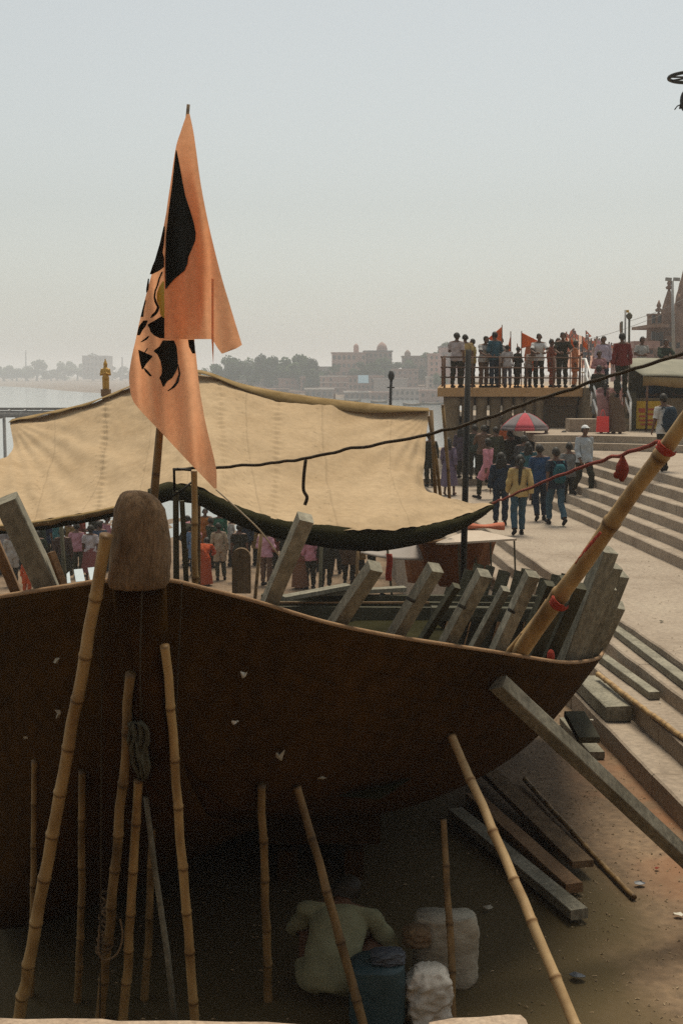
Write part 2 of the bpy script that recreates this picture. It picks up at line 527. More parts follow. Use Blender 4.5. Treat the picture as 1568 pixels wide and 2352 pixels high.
ys = [-6 + i * .5 for i in range(60)] + [24 + i * 1.5 for i in range(32)]
ss = [-40 + i * 1.5 for i in range(20)] + [-10 + i * .4 for i in range(36)] + [4.6, 6, 10]
def dust_and_boat_shade():
    """orange brick dust swept against the foot of the steps, in blotches; plus boat shade painted as dark soil"""
    n, l = M['dirt'].node_tree.nodes, M['dirt'].node_tree.links
    p = next(q for q in n if q.type == 'BSDF_PRINCIPLED'); src = p.inputs['Base Color'].links[0].from_socket
    g = n.new('ShaderNodeNewGeometry'); sp = n.new('ShaderNodeSeparateXYZ'); l.new(g.outputs['Position'], sp.inputs[0])
    ma = n.new('ShaderNodeMath'); ma.operation = 'MULTIPLY_ADD'; l.new(sp.outputs['Y'], ma.inputs[0]); ma.inputs[1].default_value = KS; l.new(sp.outputs['X'], ma.inputs[2])
    r1 = n.new('ShaderNodeMapRange'); r1.interpolation_type = 'SMOOTHSTEP'; l.new(ma.outputs[0], r1.inputs[0]); r1.inputs[1].default_value = 2.9; r1.inputs[2].default_value = 3.8
    r2 = n.new('ShaderNodeMapRange'); r2.interpolation_type = 'SMOOTHSTEP'; l.new(sp.outputs['Y'], r2.inputs[0]); r2.inputs[1].default_value = 14.5; r2.inputs[2].default_value = 12.0
    nz = n.new('ShaderNodeTexNoise'); nz.inputs['Scale'].default_value = 1.3; nz.inputs['Detail'].default_value = 7; l.new(g.outputs['Position'], nz.inputs['Vector'])
    r3 = n.new('ShaderNodeMapRange'); r3.interpolation_type = 'SMOOTHSTEP'; l.new(nz.outputs[0], r3.inputs[0]); r3.inputs[1].default_value = .36; r3.inputs[2].default_value = .6
    m1 = n.new('ShaderNodeMath'); m1.operation = 'MULTIPLY'; l.new(r1.outputs[0], m1.inputs[0]); l.new(r2.outputs[0], m1.inputs[1])
    m2 = n.new('ShaderNodeMath'); m2.operation = 'MULTIPLY'; l.new(m1.outputs[0], m2.inputs[0]); l.new(r3.outputs[0], m2.inputs[1])
    mx = n.new('ShaderNodeMix'); mx.data_type = 'RGBA'; l.new(m2.outputs[0], mx.inputs['Factor']); l.new(src, mx.inputs['A']); mx.inputs['B'].default_value = (.22, .105, .048, 1)
    # shade under and around the boat painted into the soil colour, ragged outline
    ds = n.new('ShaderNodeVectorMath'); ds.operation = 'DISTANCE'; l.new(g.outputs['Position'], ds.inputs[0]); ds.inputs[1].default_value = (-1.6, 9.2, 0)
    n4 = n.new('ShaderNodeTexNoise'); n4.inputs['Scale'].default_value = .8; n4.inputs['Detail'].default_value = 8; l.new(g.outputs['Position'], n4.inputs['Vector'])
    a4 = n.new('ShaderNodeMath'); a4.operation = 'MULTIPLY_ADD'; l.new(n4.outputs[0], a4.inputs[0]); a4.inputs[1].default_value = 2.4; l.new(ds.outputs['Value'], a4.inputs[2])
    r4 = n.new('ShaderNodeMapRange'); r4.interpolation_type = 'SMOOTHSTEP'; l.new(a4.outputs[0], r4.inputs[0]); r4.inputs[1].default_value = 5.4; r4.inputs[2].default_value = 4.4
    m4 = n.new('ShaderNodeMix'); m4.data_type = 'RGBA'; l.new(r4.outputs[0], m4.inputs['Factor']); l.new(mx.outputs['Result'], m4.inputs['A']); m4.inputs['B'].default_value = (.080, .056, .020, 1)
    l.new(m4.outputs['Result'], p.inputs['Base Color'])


dust_and_boat_shade()
b = MB()
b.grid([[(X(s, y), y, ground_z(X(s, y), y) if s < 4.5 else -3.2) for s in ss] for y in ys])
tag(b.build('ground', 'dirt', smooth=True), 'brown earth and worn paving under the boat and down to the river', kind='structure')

b = MB()
b.grid([[(-3000, -60, Z_WATER), (3000, -60, Z_WATER)], [(-3000, 4000, Z_WATER), (3000, 4000, Z_WATER)]])
wm = mat('river_water', (.20, .22, .21), (.24, .26, .25), scale=.05, rough=.12, spec=.5, bump=.12, bscale=.9)
tag(b.build('river', 'river_water'), 'calm pale river water', kind='structure')


def strip(s0, s1, y0, y1, z0, z1, wob=.02):
    """one long step: front edge slightly uneven and worn"""
    b = MB(); n = max(2, int((y1 - y0) / .35))
    rows = []
    for i in range(n + 1):
        y = y0 + (y1 - y0) * i / n
        w = wob * (noise.noise(Vector((y * .8, s0 * 5, 0))) + .6 * noise.noise(Vector((y * 3.1, s0 * 9, 3))))
        h = wob * .5 * noise.noise(Vector((y * 1.3, s0 * 7, 9)))
        a = s0 + w
        rows.append([(X(a, y), y, z0), (X(a, y), y, z1 - .018 + h), (X(a + .02, y), y, z1 + h), (X((s0 + s1) / 2, y), y, z1 + h * .3 - .004), (X(s1, y), y, z1), (X(s1, y), y, z0)])
    b.grid(rows)
    b.add([p for p in rows[0]], [(0, 1, 2, 3, 4, 5)]); b.add([p for p in rows[-1]], [(5, 4, 3, 2, 1, 0)])
    return b


low = tag(bpy.data.objects.new('lower_steps', None), kind='structure'); low.location = (X(4.4, 10), 10, 0); COL.objects.link(low)
LOW_EDGES = [(3.89, .23), (4.26, .46), (4.63, .65), (4.94, Z_PLAZA)]
for i, (s0, z1) in enumerate(LOW_EDGES[:3]):
    y = 2.5
    while y < 37.2:
        L = min(rng.uniform(1.3, 2.4), 37.4 - y)
        child(low, strip(s0 + rng.uniform(-.006, .006), LOW_EDGES[i + 1][0] + .06, y, y + L - .008, -3, z1 + rng.uniform(-.004, .004)), 'step_block', 'step_stone'); y += L
b = strip(4.94, 7.36, 2.5, 37.6, -3, Z_PLAZA)
tag(b.build('plaza', 'step_stone'), kind='structure')
up = tag(bpy.data.objects.new('upper_steps', None), kind='structure'); up.location = (X(7.8, 20), 20, Z_PLAZA); COL.objects.link(up)
for k in range(5):
    s0 = 7.3 + .28 * k
    y = 9.0
    while y < 36.8:
        L = min(rng.uniform(1.5, 2.8), 37 - y)
        child(up, strip(s0 + rng.uniform(-.006, .006), s0 + .34, y, y + L - .008, Z_PLAZA - .3, Z_PLAZA + .2067 * (k + 1) + rng.uniform(-.004, .004)), 'step_block', 'step_stone'); y += L
b = strip(8.7, 26, 4, 36.5, Z_PLAZA - .3, Z_LAND)
tag(b.build('landing', 'step_stone'), kind='structure')
b = MB(); b.prism([(2.2, 37.6), (X(7.4, 37.6) - .4, 37.6), (X(7.4, 37.6) - .4, 54), (2.2, 54)], -3, Z_PLAZA + .2)
tag(b.build('platform_plinth', 'step_stone'), kind='structure')


def curved(off):
    p = [(X(7.2, 35) + .6, 35.0 + off)]
    for t in range(13):
        u = t / 12
        p.append((6.2 + 2.4 * u + 5.2 * u * u, 35.0 + off - 4.5 * u ** 2.2))
    return p


cs = tag(bpy.data.objects.new('cross_steps', None), kind='structure'); cs.location = (8, 35, Z_LAND); COL.objects.link(cs)
for k, off in enumerate((0, .42)):
    p = curved(off)
    b = MB(); b.prism(p + [(30, p[-1][1]), (30, 60), (p[0][0], 60)], Z_LAND - .4 - .01 * k, Z_LAND + .2 * (k + 1))
    child(cs, b, 'step', 'step_stone')

# near terrace the photographer stands on
edge = [(-700, 2330), (-200, 2336), (0, 2338), (60, 2341), (150, 2339), (235, 2340), (270, 2345), (430, 2344), (520, 2347), (610, 2347), (690, 2353), (760, 2362), (1500, 2420)]
pts = [on(x, y, 2.6) for x, y in edge]
b = MB()
P = [(p.x, p.y) for p in pts]
b.prism(P + [(3.2, -3), (-6, -3)], 2.45, 2.6)
terr = tag(b.build('terrace', 'parapet_stone'), kind='structure')
b = MB(); b.prism([(p.x, p.y - .18) for p in pts] + [(3.1, -2.9), (-5.9, -2.9)], -.4, 2.449)
child(terr, b, 'retaining_wall', 'concrete')
b = MB()
e2 = [(985, 2348), (1040, 2338), (1100, 2336), (1165, 2330), (1195, 2331), (1207, 2342)]
q = [on(x, y, 2.72) for x, y in e2]
b.prism([(p.x, p.y) for p in q] + [(q[-1].x + .02, 2.4), (q[0].x - .02, 2.4)], 2.6, 2.72)
tag(b.build('coping_stone', 'parapet_stone'), 'rough pale stone block at the bottom edge, right of the sacks', 'stone')

# added building behind the camera, out of view, to hold back sky light
back = empty('sky_blocker_building', (0, -8, 0), 'added sandstone building behind the terrace, unseen, blocking sky light', 'building')
b = MB(); b.box((-1.5, -7.2, 4.6), 17, 8, 10.2); child(back, b, 'wall', 'sandstone')
b = MB(); b.box((-1.5, -7.2, 9.9), 17.8, 8.8, .5); child(back, b, 'cornice', 'concrete')
for i in range(5):
    for z in (4.6, 7.9):
        b = MB(); b.box((-8 + i * 3.2, -3.19, z), 1.0, .06, 1.9); w_ = child(back, b, 'window', 'window_dark')
        b = MB(); b.box((-8 + i * 3.2, -3.14, z - 1.02), 1.3, .22, .12); child(w_, b, 'sill', 'concrete')
        b = MB(); b.box((-8 + i * 3.2, -3.14, z + 1.02), 1.3, .2, .12); child(w_, b, 'lintel', 'concrete')

# ------------------------------------------------------------------ the boat under construction
RG = [(312, 1338, 6.55), (390, 1336, 6.72), (480, 1357, 6.86), (590, 1385, 7.02), (740, 1430, 7.28), (880, 1460, 7.55), (1005, 1480, 7.85),
      (1120, 1497, 8.2), (1200, 1510, 8.5), (1290, 1523, 9.0), (1345, 1520, 9.6), (1380, 1506, 10.4), (1384, 1470, 11.6), (1366, 1420, 13.0), (1332, 1378, 14.5)]
LG = [(308, 1338, 6.55), (240, 1336, 6.70), (160, 1348, 6.90), (80, 1360, 7.12), (0, 1373, 7.4), (-110, 1392, 7.95), (-200, 1405, 8.9), (-200, 1405, 10.2), (-90, 1395, 11.8),
      (110, 1384, 13.0), (330, 1378, 13.9), (545, 1378, 14.5)]
BOW = at(310, 1338, 6.55)
AX = (at(940, 1378, 14.5) - BOW); AX.z = 0; AXL = AX.length; AX.normalize()
KEEL = [(0.0, 0.0, 2.98), (.05, .14, 2.35), (.1, .36, 1.9), (.17, .8, 1.5), (.28, 1.7, 1.15), (.42, 2.9, .75), (.6, 4.4, .45), (1.0, AXL - .05, .5)]


def keel(t):
    for (a, x0, z0), (b_, x1, z1) in zip(KEEL, KEEL[1:]):
        if t <= b_:
            u = (t - a) / (b_ - a)
            return BOW + AX * (x0 + (x1 - x0) * u) + Vector((0, 0, z0 + (z1 - z0) * u - BOW.z))
    return BOW + AX * KEEL[-1][1] + Vector((0, 0, KEEL[-1][2] - BOW.z))


def hull_side(G, lo, sag, bilge=None, n=56, m=18):
    g = [Vector(p) for p in spline([at(*q) for q in G], n)]
    L = [0]
    for i in range(1, n): L.append(L[-1] + (g[i] - g[i - 1]).length)
    rows = []
    for i in range(n):
        t = L[i] / L[-1]; K = keel(t)
        e = lo + .16 * (1 - smooth(0, .35, t))
        row = []
        for k in range(m + 1):
            v = 1 - k / m
            w = v ** e
            p = Vector((K.x + (g[i].x - K.x) * w, K.y + (g[i].y - K.y) * w, K.z + (g[i].z - K.z) * v - sag * smooth(.02, .3, t) * sin(pi * min(1, (1 - v) * 1.02)) ** 2 * (1 - v)))
            if bilge:          # this side hangs low: the bilge almost rests on the ground
                u = 1 - v; k_ = smooth(.06, .34, t)
                if u < .72: z_ = g[i].z + (bilge - g[i].z) * (u / .72); w_ = 1 - .22 * (u / .72) ** 1.7
                else: q_ = (u - .72) / .28; z_ = bilge + (K.z - bilge) * q_ ** 1.6; w_ = .78 * (1 - q_)
                p2 = Vector((K.x + (g[i].x - K.x) * w_, K.y + (g[i].y - K.y) * w_, z_))
                p = p.lerp(p2, k_)
            row.append(p)
        rows.append(row)
    return g, rows


from mathutils.bvhtree import BVHTree
boat = empty('wooden_boat', (BOW.x + AX.x * 4, BOW.y + AX.y * 4, 0.4), 'large unfinished rust-brown boat hull propped up on bamboo, ribs rising above its sides', 'boat')
gR, rowsR = hull_side(RG, .36, .10)
gL, rowsL = hull_side(LG, .20, .3, .10)
b = MB()
b.grid(rowsR)
b.grid([r[::-1] for r in rowsL])
HV, HF = [Vector(p) for p in b.v], list(b.f)
HT = BVHTree.FromPolygons(HV, HF)


def hull_hit(px, py, back=0.0, default=8.0):
    """point on the hull seen at that place, pulled towards the viewer"""
    r = ray(px, py).normalized()
    h = HT.ray_cast(CAM, r)
    if h[0] is None: return at(px, py, default)
    return h[0] - r * back


tr = [p for p in rowsR[-1]] + [p for p in rowsL[-1]][::-1]
b.add(tr, [tuple(range(len(tr)))])
hull = child(boat, b, 'hull', 'hull_plate', smooth=True)
solidify(hull, .025, 0)
for g, sgn in ((gR, 1), (gL, -1)):
    b = MB(); b.tube([p + Vector((0, 0, .004)) for p in g], .016, 6)
    child(boat, b, 'gunwale', 'gunwale_edge', smooth=True)

# stem head: a domed, slightly flattened log
b = MB(); rings = []
prof = [(1128, 306, 26), (1131, 308, 44), (1138, 312, 62), (1150, 316, 78), (1170, 319, 94), (1200, 321, 103), (1240, 322, 110), (1290, 321, 114), (1330, 318, 116), (1342, 317, 113), (1350, 316, 104)]
for y, x, w in prof:
    c = at(x, y, 6.50 + max(0, (y - 1335)) / 1400)
    r = w * .62 * 6.5 / F
    rings.append([c + Vector((cos(2 * pi * k / 24) * r * (1 + .03 * sin(k * 3.1 + y)), .82 * r * sin(2 * pi * k / 24) + .02 + .02 * noise.noise(Vector((k, y * .01, 0))), 0)) for k in range(24)])
b.loft(rings[::-1], cap=True)
mat('stem_head_wood', (.085, .050, .022), (.225, .140, .070), (.15, .092, .045), scale=6, bump=.8, bscale=30, fine=.32, stretch=(1, 1, .25), detail=10)
child(boat, b, 'stem_head', 'stem_head_wood', smooth=True)
b = MB(); rings = []
for i in range(15):
    t = i / 14 * .24; k = keel(t); r = .15 * (1 - .5 * i / 14)
    c = k + AX * (.05 - .04 * i / 14)
    n_ = Vector((AX.y, -AX.x, 0))
    rings.append([c + n_ * r * cos(2 * pi * q / 16) + AX * r * .8 * sin(2 * pi * q / 16) + Vector((0, 0, .16 if i == 0 else 0)) for q in range(16)])
b.loft(rings, cap=True)
HT = BVHTree.FromPolygons(HV + [Vector(p) for p in b.v], HF + [tuple(i + len(HV) for i in f) for f in b.f])
child(boat, b, 'stem_post', 'hull_plate', smooth=True)


def rib(p0, p1, w, h, m='grey_timber', roll=.75, nm='rib'):
    b = MB(); b.bar(p0, p1, w, h, roll)
    return child(boat, b, nm, m)


def ext(p0, p1, k):
    return Vector(p0) + (Vector(p0) - Vector(p1)) * k


# near-side ribs: pixel foot on the gunwale, top, depth at the foot
for (bx, by, tx, ty, d, w, m) in [(618, 1388, 702, 1188, 7.12, .092, 'grey_timber'), (778, 1432, 862, 1300, 7.42, .092, 'grey_timber'), (912, 1462, 1000, 1303, 7.70, .092, 'grey_timber'),
                                  (1032, 1480, 1112, 1316, 8.0, .092, 'grey_timber'), (1146, 1498, 1222, 1318, 8.4, .092, 'grey_timber'), (1318, 1520, 1394, 1262, 9.45, .135, 'grey_timber'),
                                  (1352, 1518, 1396, 1345, 9.9, .12, 'grey_timber'), (1366, 1512, 1424, 1318, 10.2, .12, 'grey_timber'), (1382, 1502, 1418, 1388, 10.7, .12, 'grey_timber'),
                                  (1092, 1490, 1160, 1352, 9.6, .07, 'grey_timber'), (1200, 1505, 1262, 1340, 9.3, .08, 'dark_timber'), (1335, 1520, 1412, 1300, 9.75, .10, 'grey_timber'), (975, 1470, 1048, 1345, 9.4, .06, 'dark_timber'), (1240, 1512, 1300, 1330, 9.15, .10, 'dark_timber'), (1275, 1515, 1330, 1345, 9.3, .10, 'dark_timber')]:
    p0, p1 = at(bx, by, d), at(tx, ty, d - .12)
    rb = rib(ext(p0 + Vector((-.03, .12, 0)) if bx > 1200 else p0 + Vector((0, .10, 0)), p1, .05 if bx > 1200 else .16), p1, w, w * .95, m, roll=1.14 + rng.uniform(-.1, .1))
    if bx in (912, 1032, 1146):
        q = p0.lerp(p1, .52)
        b = MB(); b.tube([q + Vector((-.062, -.075, .03)), q + Vector((-.02, -.02, .0))], .012, 8)
        child(rb, b, 'bolt_hole', 'black_metal')
# port-side rib at the left edge and short companions
p0, p1 = at(112, 1352, 7.25), at(14, 1146, 7.1)
rib(ext(p0, p1, .6), p1, .15, .13, 'grey_timber', roll=-.5)
p0, p1 = at(150, 1352, 7.2), at(118, 1268, 7.2)
rib(ext(p0, p1, .4), p1, .03, .04, 'tan_plank')
p0, p1 = at(40, 1365, 7.6), at(-20, 1225, 7.5)
rib(ext(p0, p1, .6), p1, .06, .06, 'tan_plank', roll=-.5)
# stern ribs
for bx, tx, ty, w in [(1010, 1036, 1352, .10), (1052, 1078, 1310, .10), (1076, 1100, 1296, .10), (1104, 1126, 1300, .09), (1136, 1158, 1312, .12), (1172, 1192, 1312, .09), (1200, 1212, 1308, .12), (1232, 1250, 1330, .10),
                      (1262, 1280, 1322, .12), (1288, 1302, 1320, .12), (960, 990, 1372, .12), (905, 935, 1372, .1), (850, 885, 1366, .1), (795, 830, 1374, .1), (720, 745, 1376, .1), (655, 672, 1372, .1)]:
    p1, p0 = at(tx, ty, 14.3), at(bx - 30, 1500, 14.1)
    rib(p0, p1, w, w, 'dark_timber', roll=.5, nm='stern_rib')
for (x0, y0, x1, y1, d, w, h, m) in [(600, 1374, 1300, 1378, 14.2, .10, .07, 'dark_timber'), (560, 1392, 1280, 1396, 14.05, .12, .05, 'dark_timber'),
                                     (590, 1408, 1270, 1412, 13.9, .16, .05, 'dark_timber'), (640, 1384, 985, 1384, 14.0, .02, .012, 'gunwale_edge'), (990, 1404, 1260, 1408, 13.4, .11, .11, 'dark_timber')]:
    b = MB(); b.bar(at(x0, y0, d), at(x1, y1, d), h, w)
    child(boat, b, 'crossbeam', m)
# inner stern planking seen between the ribs
for i, x in enumerate(range(985, 1265, 27)):
    for j in range(2):
        p1, p0 = at(x + 30 - j * 12, 1412 + j * 42, 14.28), at(x + 16 - j * 12, 1452 + j * 45, 14.2)
        b = MB(); b.bar(p0, p1, .115, .03, 0)
        child(boat, b, 'inner_plank', 'tan_plank')
# wooden floor inside
b = MB()
for i in range(4, 54, 2):
    pass
fl = []
for t in range(0, 11):
    a = 1.6 + (AXL - 2.0) * t / 10
    c = BOW + AX * a; hw = 1.5 * sin(pi * min(1, .25 + t / 14)) + .2
    n_ = Vector((AX.y, -AX.x, 0))
    fl.append([Vector((c.x, c.y, 1.42)) + n_ * hw * .8 * u for u in (-1, -.5, 0, .5, 1)])
b.grid(fl)
child(boat, b, 'floor', 'black_sheet')
# loose grey planks laid across the stern
for (x0, y0, x1, y1, d, w) in [(650, 1374, 800, 1346, 13.8, .16), (690, 1366, 930, 1352, 14.0, .14)]:
    b = MB(); b.bar(at(x0, y0, d), at(x1, y1, d + .3), w, .05)
    tag(b.build('plank', 'grey_timber'), 'grey plank laid across the boat stern, %s' % ('ending left at the first rib' if x0 == 650 else 'the longer one behind the second rib'), 'plank')
# round-topped board standing at the stern
b = MB(); c0 = at(555, 1362, 14.4); w = 43 * 14.4 / F / 2; h = (1362 - 1256) * 14.4 / F
poly = [(-w, 0), (w, 0), (w, h - w)] + [(w * cos(pi * k / 10), h - w + w * sin(pi * k / 10)) for k in range(1, 10)] + [(-w, h - w)]
vs = [c0 + Vector((x, -.04, z)) for x, z in poly] + [c0 + Vector((x, .04, z)) for x, z in poly]; n = len(poly)
b.add(vs, [tuple(range(n)), tuple(range(n, 2 * n))[::-1]] + [(i + n, (i + 1) % n + n, (i + 1) % n, i) for i in range(n)])
tag(b.build('upright_board', 'stem_wood'), 'upright grey-brown board with a rounded top behind the boat side', 'board')
# keel blocks
for t in (.55, .8):
    k = keel(t)
    tr_ = empty('timber_crib', (k.x, k.y, 0), 'dark stacked timbers carrying the keel in the shade, %s' % {.55: 'under the middle', .8: 'nearest the stern'}[t], 'timber stack')
    nl = int((k.z - .03) / .2)
    for i in range(nl):
        hh = (k.z - .03) / nl
        for s_ in (-.28, .28):
            b = MB(); z_ = hh * (i + .5)
            if i % 2: b.bar((k.x - .5, k.y + s_, z_), (k.x + .5, k.y + s_, z_), .16, hh)
            else: b.bar((k.x + s_, k.y - .5, z_), (k.x + s_, k.y + .5, z_), .16, hh)
            child(tr_, b, 'timber', 'hull_plate')

# ------------------------------------------------------------------ bamboo props and poles
PROPS = [  # label, top px, py, depth, foot px, py (extrapolated to the ground), radius, material
    ('long thick bamboo prop leaning right against the bow post, leftmost of the tall ones', (243, 1225, 6.35), (38, 2345, 7.5), .040, 'bamboo'),
    ('thin short bamboo prop at the far left edge under the hull', (80, 1745, 7.9), (72, 2170, 8.3), .024, 'bamboo_dark'),
    ('straight slim bamboo prop right of the long leaning one', (190, 1770, 7.6), (178, 2345, 8.0), .026, 'bamboo_dark'),
    ('bamboo prop with rope coiled round its lower half', (300, 1545, 7.0), (230, 2345, 7.7), .033, 'bamboo_dark'),
    ('stout bamboo prop between the roped one and the dark thin stick', (318, 1790, 7.3), (282, 2345, 7.7), .032, 'bamboo'),
    ('dim bamboo prop standing behind the thin grey stick', (350, 1900, 7.9), (330, 2345, 8.0), .028, 'bamboo_dark'),
    ('knobbly bamboo prop leaning left against the hull right of the bow post', (376, 1480, 6.75), (445, 2345, 7.6), .030, 'bamboo'),
    ('single bamboo prop left of the crouching man', (600, 1800, 7.6), (617, 2345, 8.0), .030, 'bamboo_dark'),
    ('weathered bamboo prop crossing in front of the crouching man', (680, 1805, 7.1), (830, 2345, 7.3), .031, 'bamboo_dark'),
    ('dark bamboo prop in front of the grey sack', (1018, 1880, 7.9), (1040, 2330, 7.6), .026, 'bamboo_dark'),
    ('pale bright bamboo prop slanting down to the bottom right', (1036, 1690, 7.6), (1310, 2345, 6.9), .036, 'bamboo_pale'),
]
for lab, t, f, r, m in PROPS:
    p1, p0 = hull_hit(t[0], t[1], .05) if t[1] > 1400 else at(*t), at(*f)
    if t[1] > 1400:      # bring the foot forward until the pole stands clear of the hull
        fd = f[2]
        for _ in range(40):
            p0 = at(f[0], f[1], fd); clear = True
            for i in range(2, 20):
                q = p1.lerp(p0, i / 20); h_ = HT.ray_cast(CAM, (q - CAM).normalized())
                if h_[0] is not None and (h_[0] - CAM).length < (q - CAM).length + r: clear = False; break
            if clear: break
            fd -= .05
    d = (p0 - p1)
    k = (0.0 - p1.z) / d.z
    bamboo(lab, p1 + d * k, p1, r, r * .82, m, bend=.012, group=None)
p0, p1 = at(395, 2300, 7.5), at(335, 1830, 7.1)
p1 = hull_hit(335, 1830, .05); b = MB(); d = p1 - p0; p0 = p0 - d * (p0.z / d.z); b.tube([p0, p0.lerp(p1, .35) + Vector((.01, 0, 0)), p0.lerp(p1, .7), p1], [.020, .02, .018, .016], 8)
tag(b.build('stick', 'grey_timber', smooth=True), 'thin grey stick leaning between the bamboo props left of centre', 'stick')
# rope and rag tied on the props
b = MB(); pts = []
for i in range(90):
    t = i / 89
    c = at(252 - 12 * t, 2060 + 130 * t, 7.42)
    a = i * .9
    pts.append(c + Vector((cos(a) * (.042 + .012 * sin(i * .37)), sin(a) * .042 - .01, .04 * sin(i * .53))))
b.tube(pts, .008, 5)
pts = [at(x, y, 7.3) for x, y in [(232, 2110), (226, 2180), (240, 2205), (270, 2190), (282, 2150), (276, 2110)]]
b.tube([Vector(p) for p in spline(pts, 24)], .007, 5)
tag(b.build('rope_coil', 'stem_wood', smooth=True), 'worn rope wound round a bamboo prop near the bottom left', 'rope')
b = MB(); rows = []
for i in range(16):
    t = i / 15; w_ = 24 * sin(pi * (.15 + .8 * t)) ** .7; cx_ = 312 + 14 * t + 4 * sin(t * 9)
    rows.append([hull_hit(cx_ + w_ * (k / 5 - 1) + 3 * noise.noise(Vector((t * 6, k, 1))), 1660 + 130 * t + 10 * noise.noise(Vector((k * .7, t * 3, 2))), .16 + .03 * sin(k * 1.9 + t * 6)) for k in range(11)])
b.grid(rows)
o = b.build('rag_bundle', 'dark_timber', smooth=True); solidify(o, .02); tag(o, 'dark rag bundle knotted where the bamboo props meet', 'rag')
for i, pl in enumerate([[(236, 1420, 6.6), (233, 1700, 6.8), (232, 2000, 7.1), (230, 2340, 7.6)], [(418, 1340, 6.6), (408, 1560, 6.7), (400, 1750, 6.8)], [(326, 1360, 6.4), (322, 1560, 6.5), (330, 1720, 6.8)]]):
    b = MB(); b.tube([Vector(p) for p in spline([at(*q) for q in pl], 20)], .005, 5)
    tag(b.build('cord', 'rope_dark'), ['thin cord hanging down left of the bow post', 'thin cord hanging down right of the bow post', 'thin cord hanging in front of the bow post'][i], 'cord')

# scraps of paper and foil caught on the hull
SCR = [(560, 1552, 7.0, 'white torn scrap right of the bow post'), (540, 1662, 7.2, 'pale square scrap below the torn one'), (640, 1735, 7.35, 'crumpled silver scrap above the weathered prop'), (735, 1786, 7.5, 'brown curled scrap beside the top of the weathered prop'),
       (822, 1827, 7.7, 'thin white strip under the middle of the hull'), (133, 1516, 7.0, 'grey shred left of the long prop'), (135, 1640, 7.2, 'dull grey shred near the long prop'), (60, 1690, 7.4, 'dull crumpled foil at the far left')]
for x, y, d, lab in SCR:
    c = hull_hit(x, y, .03); b = MB(); s_ = .028 if x not in (640, 735) else .045
    pts = [c + Vector((rng.uniform(-1, 1) * s_, rng.uniform(-.01, .01), rng.uniform(-1, 1) * s_ * (1 if x not in (822, 735) else .35))) for _ in range(6)]
    ce = c
    pts.sort(key=lambda p: math.atan2(p.z - ce.z, p.x - ce.x))
    b.add([ce + Vector((0, -.012, 0))] + pts, [(0, i + 1, (i + 1) % 6 + 1) for i in range(6)])
    o = b.build('paper_scrap', 'paper' if x in (560, 540, 822) else 'grey_sack'); solidify(o, .003)
    tag(o, lab + ', stuck on the hull', 'scrap')

# timber prop on the right and bamboo mast in the boat
p1, p0 = hull_hit(1142, 1568, .10), at(1568, 1965, 8.9)
d = p0 - p1; p0 = p1 + d * ((.03 - p1.z) / d.z)
b = MB(); b.bar(p0, p1, .13, .10, .5)
tag(b.build('timber_prop', 'grey_timber'), 'long grey timber beam propping the hull, slanting down to the right edge', 'beam')
p0, p1 = at(1200, 1505, 8.45), at(1640, 870, 7.2)
mast = bamboo('thick yellow bamboo mast rising to the right edge, tied with red cloth', ext(p0 + Vector((0, .14, 0)), p1, .06), p1, .064, .046, 'bamboo', bend=.012, seg=.62, cat='bamboo mast', name='bamboo_mast')
p0, p1 = at(1165, 1500, 8.6), at(1258, 1378, 8.6)
bamboo('thin split bamboo beside the foot of the thick mast', ext(p0, p1, .3), p1, .022, .016, 'bamboo', name='bamboo_stick')
p0, p1 = at(1352, 1330, 9.2), at(1392, 1226, 9.0)
M0 = at(1200, 1505, 8.45); M1 = at(1640, 870, 7.2)


def mast_at(px):
    t = (px - 1200) / 440.0
    return M0.lerp(M1, t), (M1 - M0).normalized()


for px, L_, lab in [(1298, .06, 'red cloth tied low on the bamboo mast'), (1385, .34, 'long red cloth strip trailing along the bamboo mast'), (1545, .05, 'red cloth band near the top of the bamboo mast')]:
    c, d = mast_at(px); b = MB(); rows = []
    x = Vector((0, -1, 0)); x = (x - d * x.dot(d)).normalized(); y = d.cross(x); long = L_ > .3
    for i in range(24):
        t = i / 23; rows.append([c + d * (L_ * (t - .5)) + (x * cos(a_) + y * sin(a_)) * (.061 + .006 * noise.noise(Vector((t * 9, a_ * 2, px)))) for a_ in [(-2.2 if long else -1.6) + (1.1 * t if long else .2 * sin(t * 7)) + (.55 if long else 3.4) * (k / 10) * (1 - .5 * abs(2 * t - 1)) for k in range(11)]])
    b.grid(rows)
    o = b.build('red_cloth', 'red_cloth', smooth=True); solidify(o, .006); tag(o, lab, 'cloth')
b = MB(); c = at(1264, 1508, 8.9); b.ball(c, .03, .025, .055, 8, 6); b.ball(c + Vector((.01, 0, -.05)), .022, .02, .05, 8, 6)
tag(b.build('red_cloth', 'red_cloth', smooth=True), 'red rag on the hull rim at the foot of the tall grey ribs', 'cloth')

# ropes
def rope(name, label, pl, r, m, n=60, cat='rope', jit=.0):
    b = MB(); P_ = [Vector(p) for p in spline([at(*q) for q in pl], n)]
    if jit: P_ = [p + Vector((0, 0, jit * noise.noise(Vector((i * .35, 2, 0))))) for i, p in enumerate(P_)]
    b.tube(P_, r, 6)
    return tag(b.build(name, m, smooth=True), label, cat)


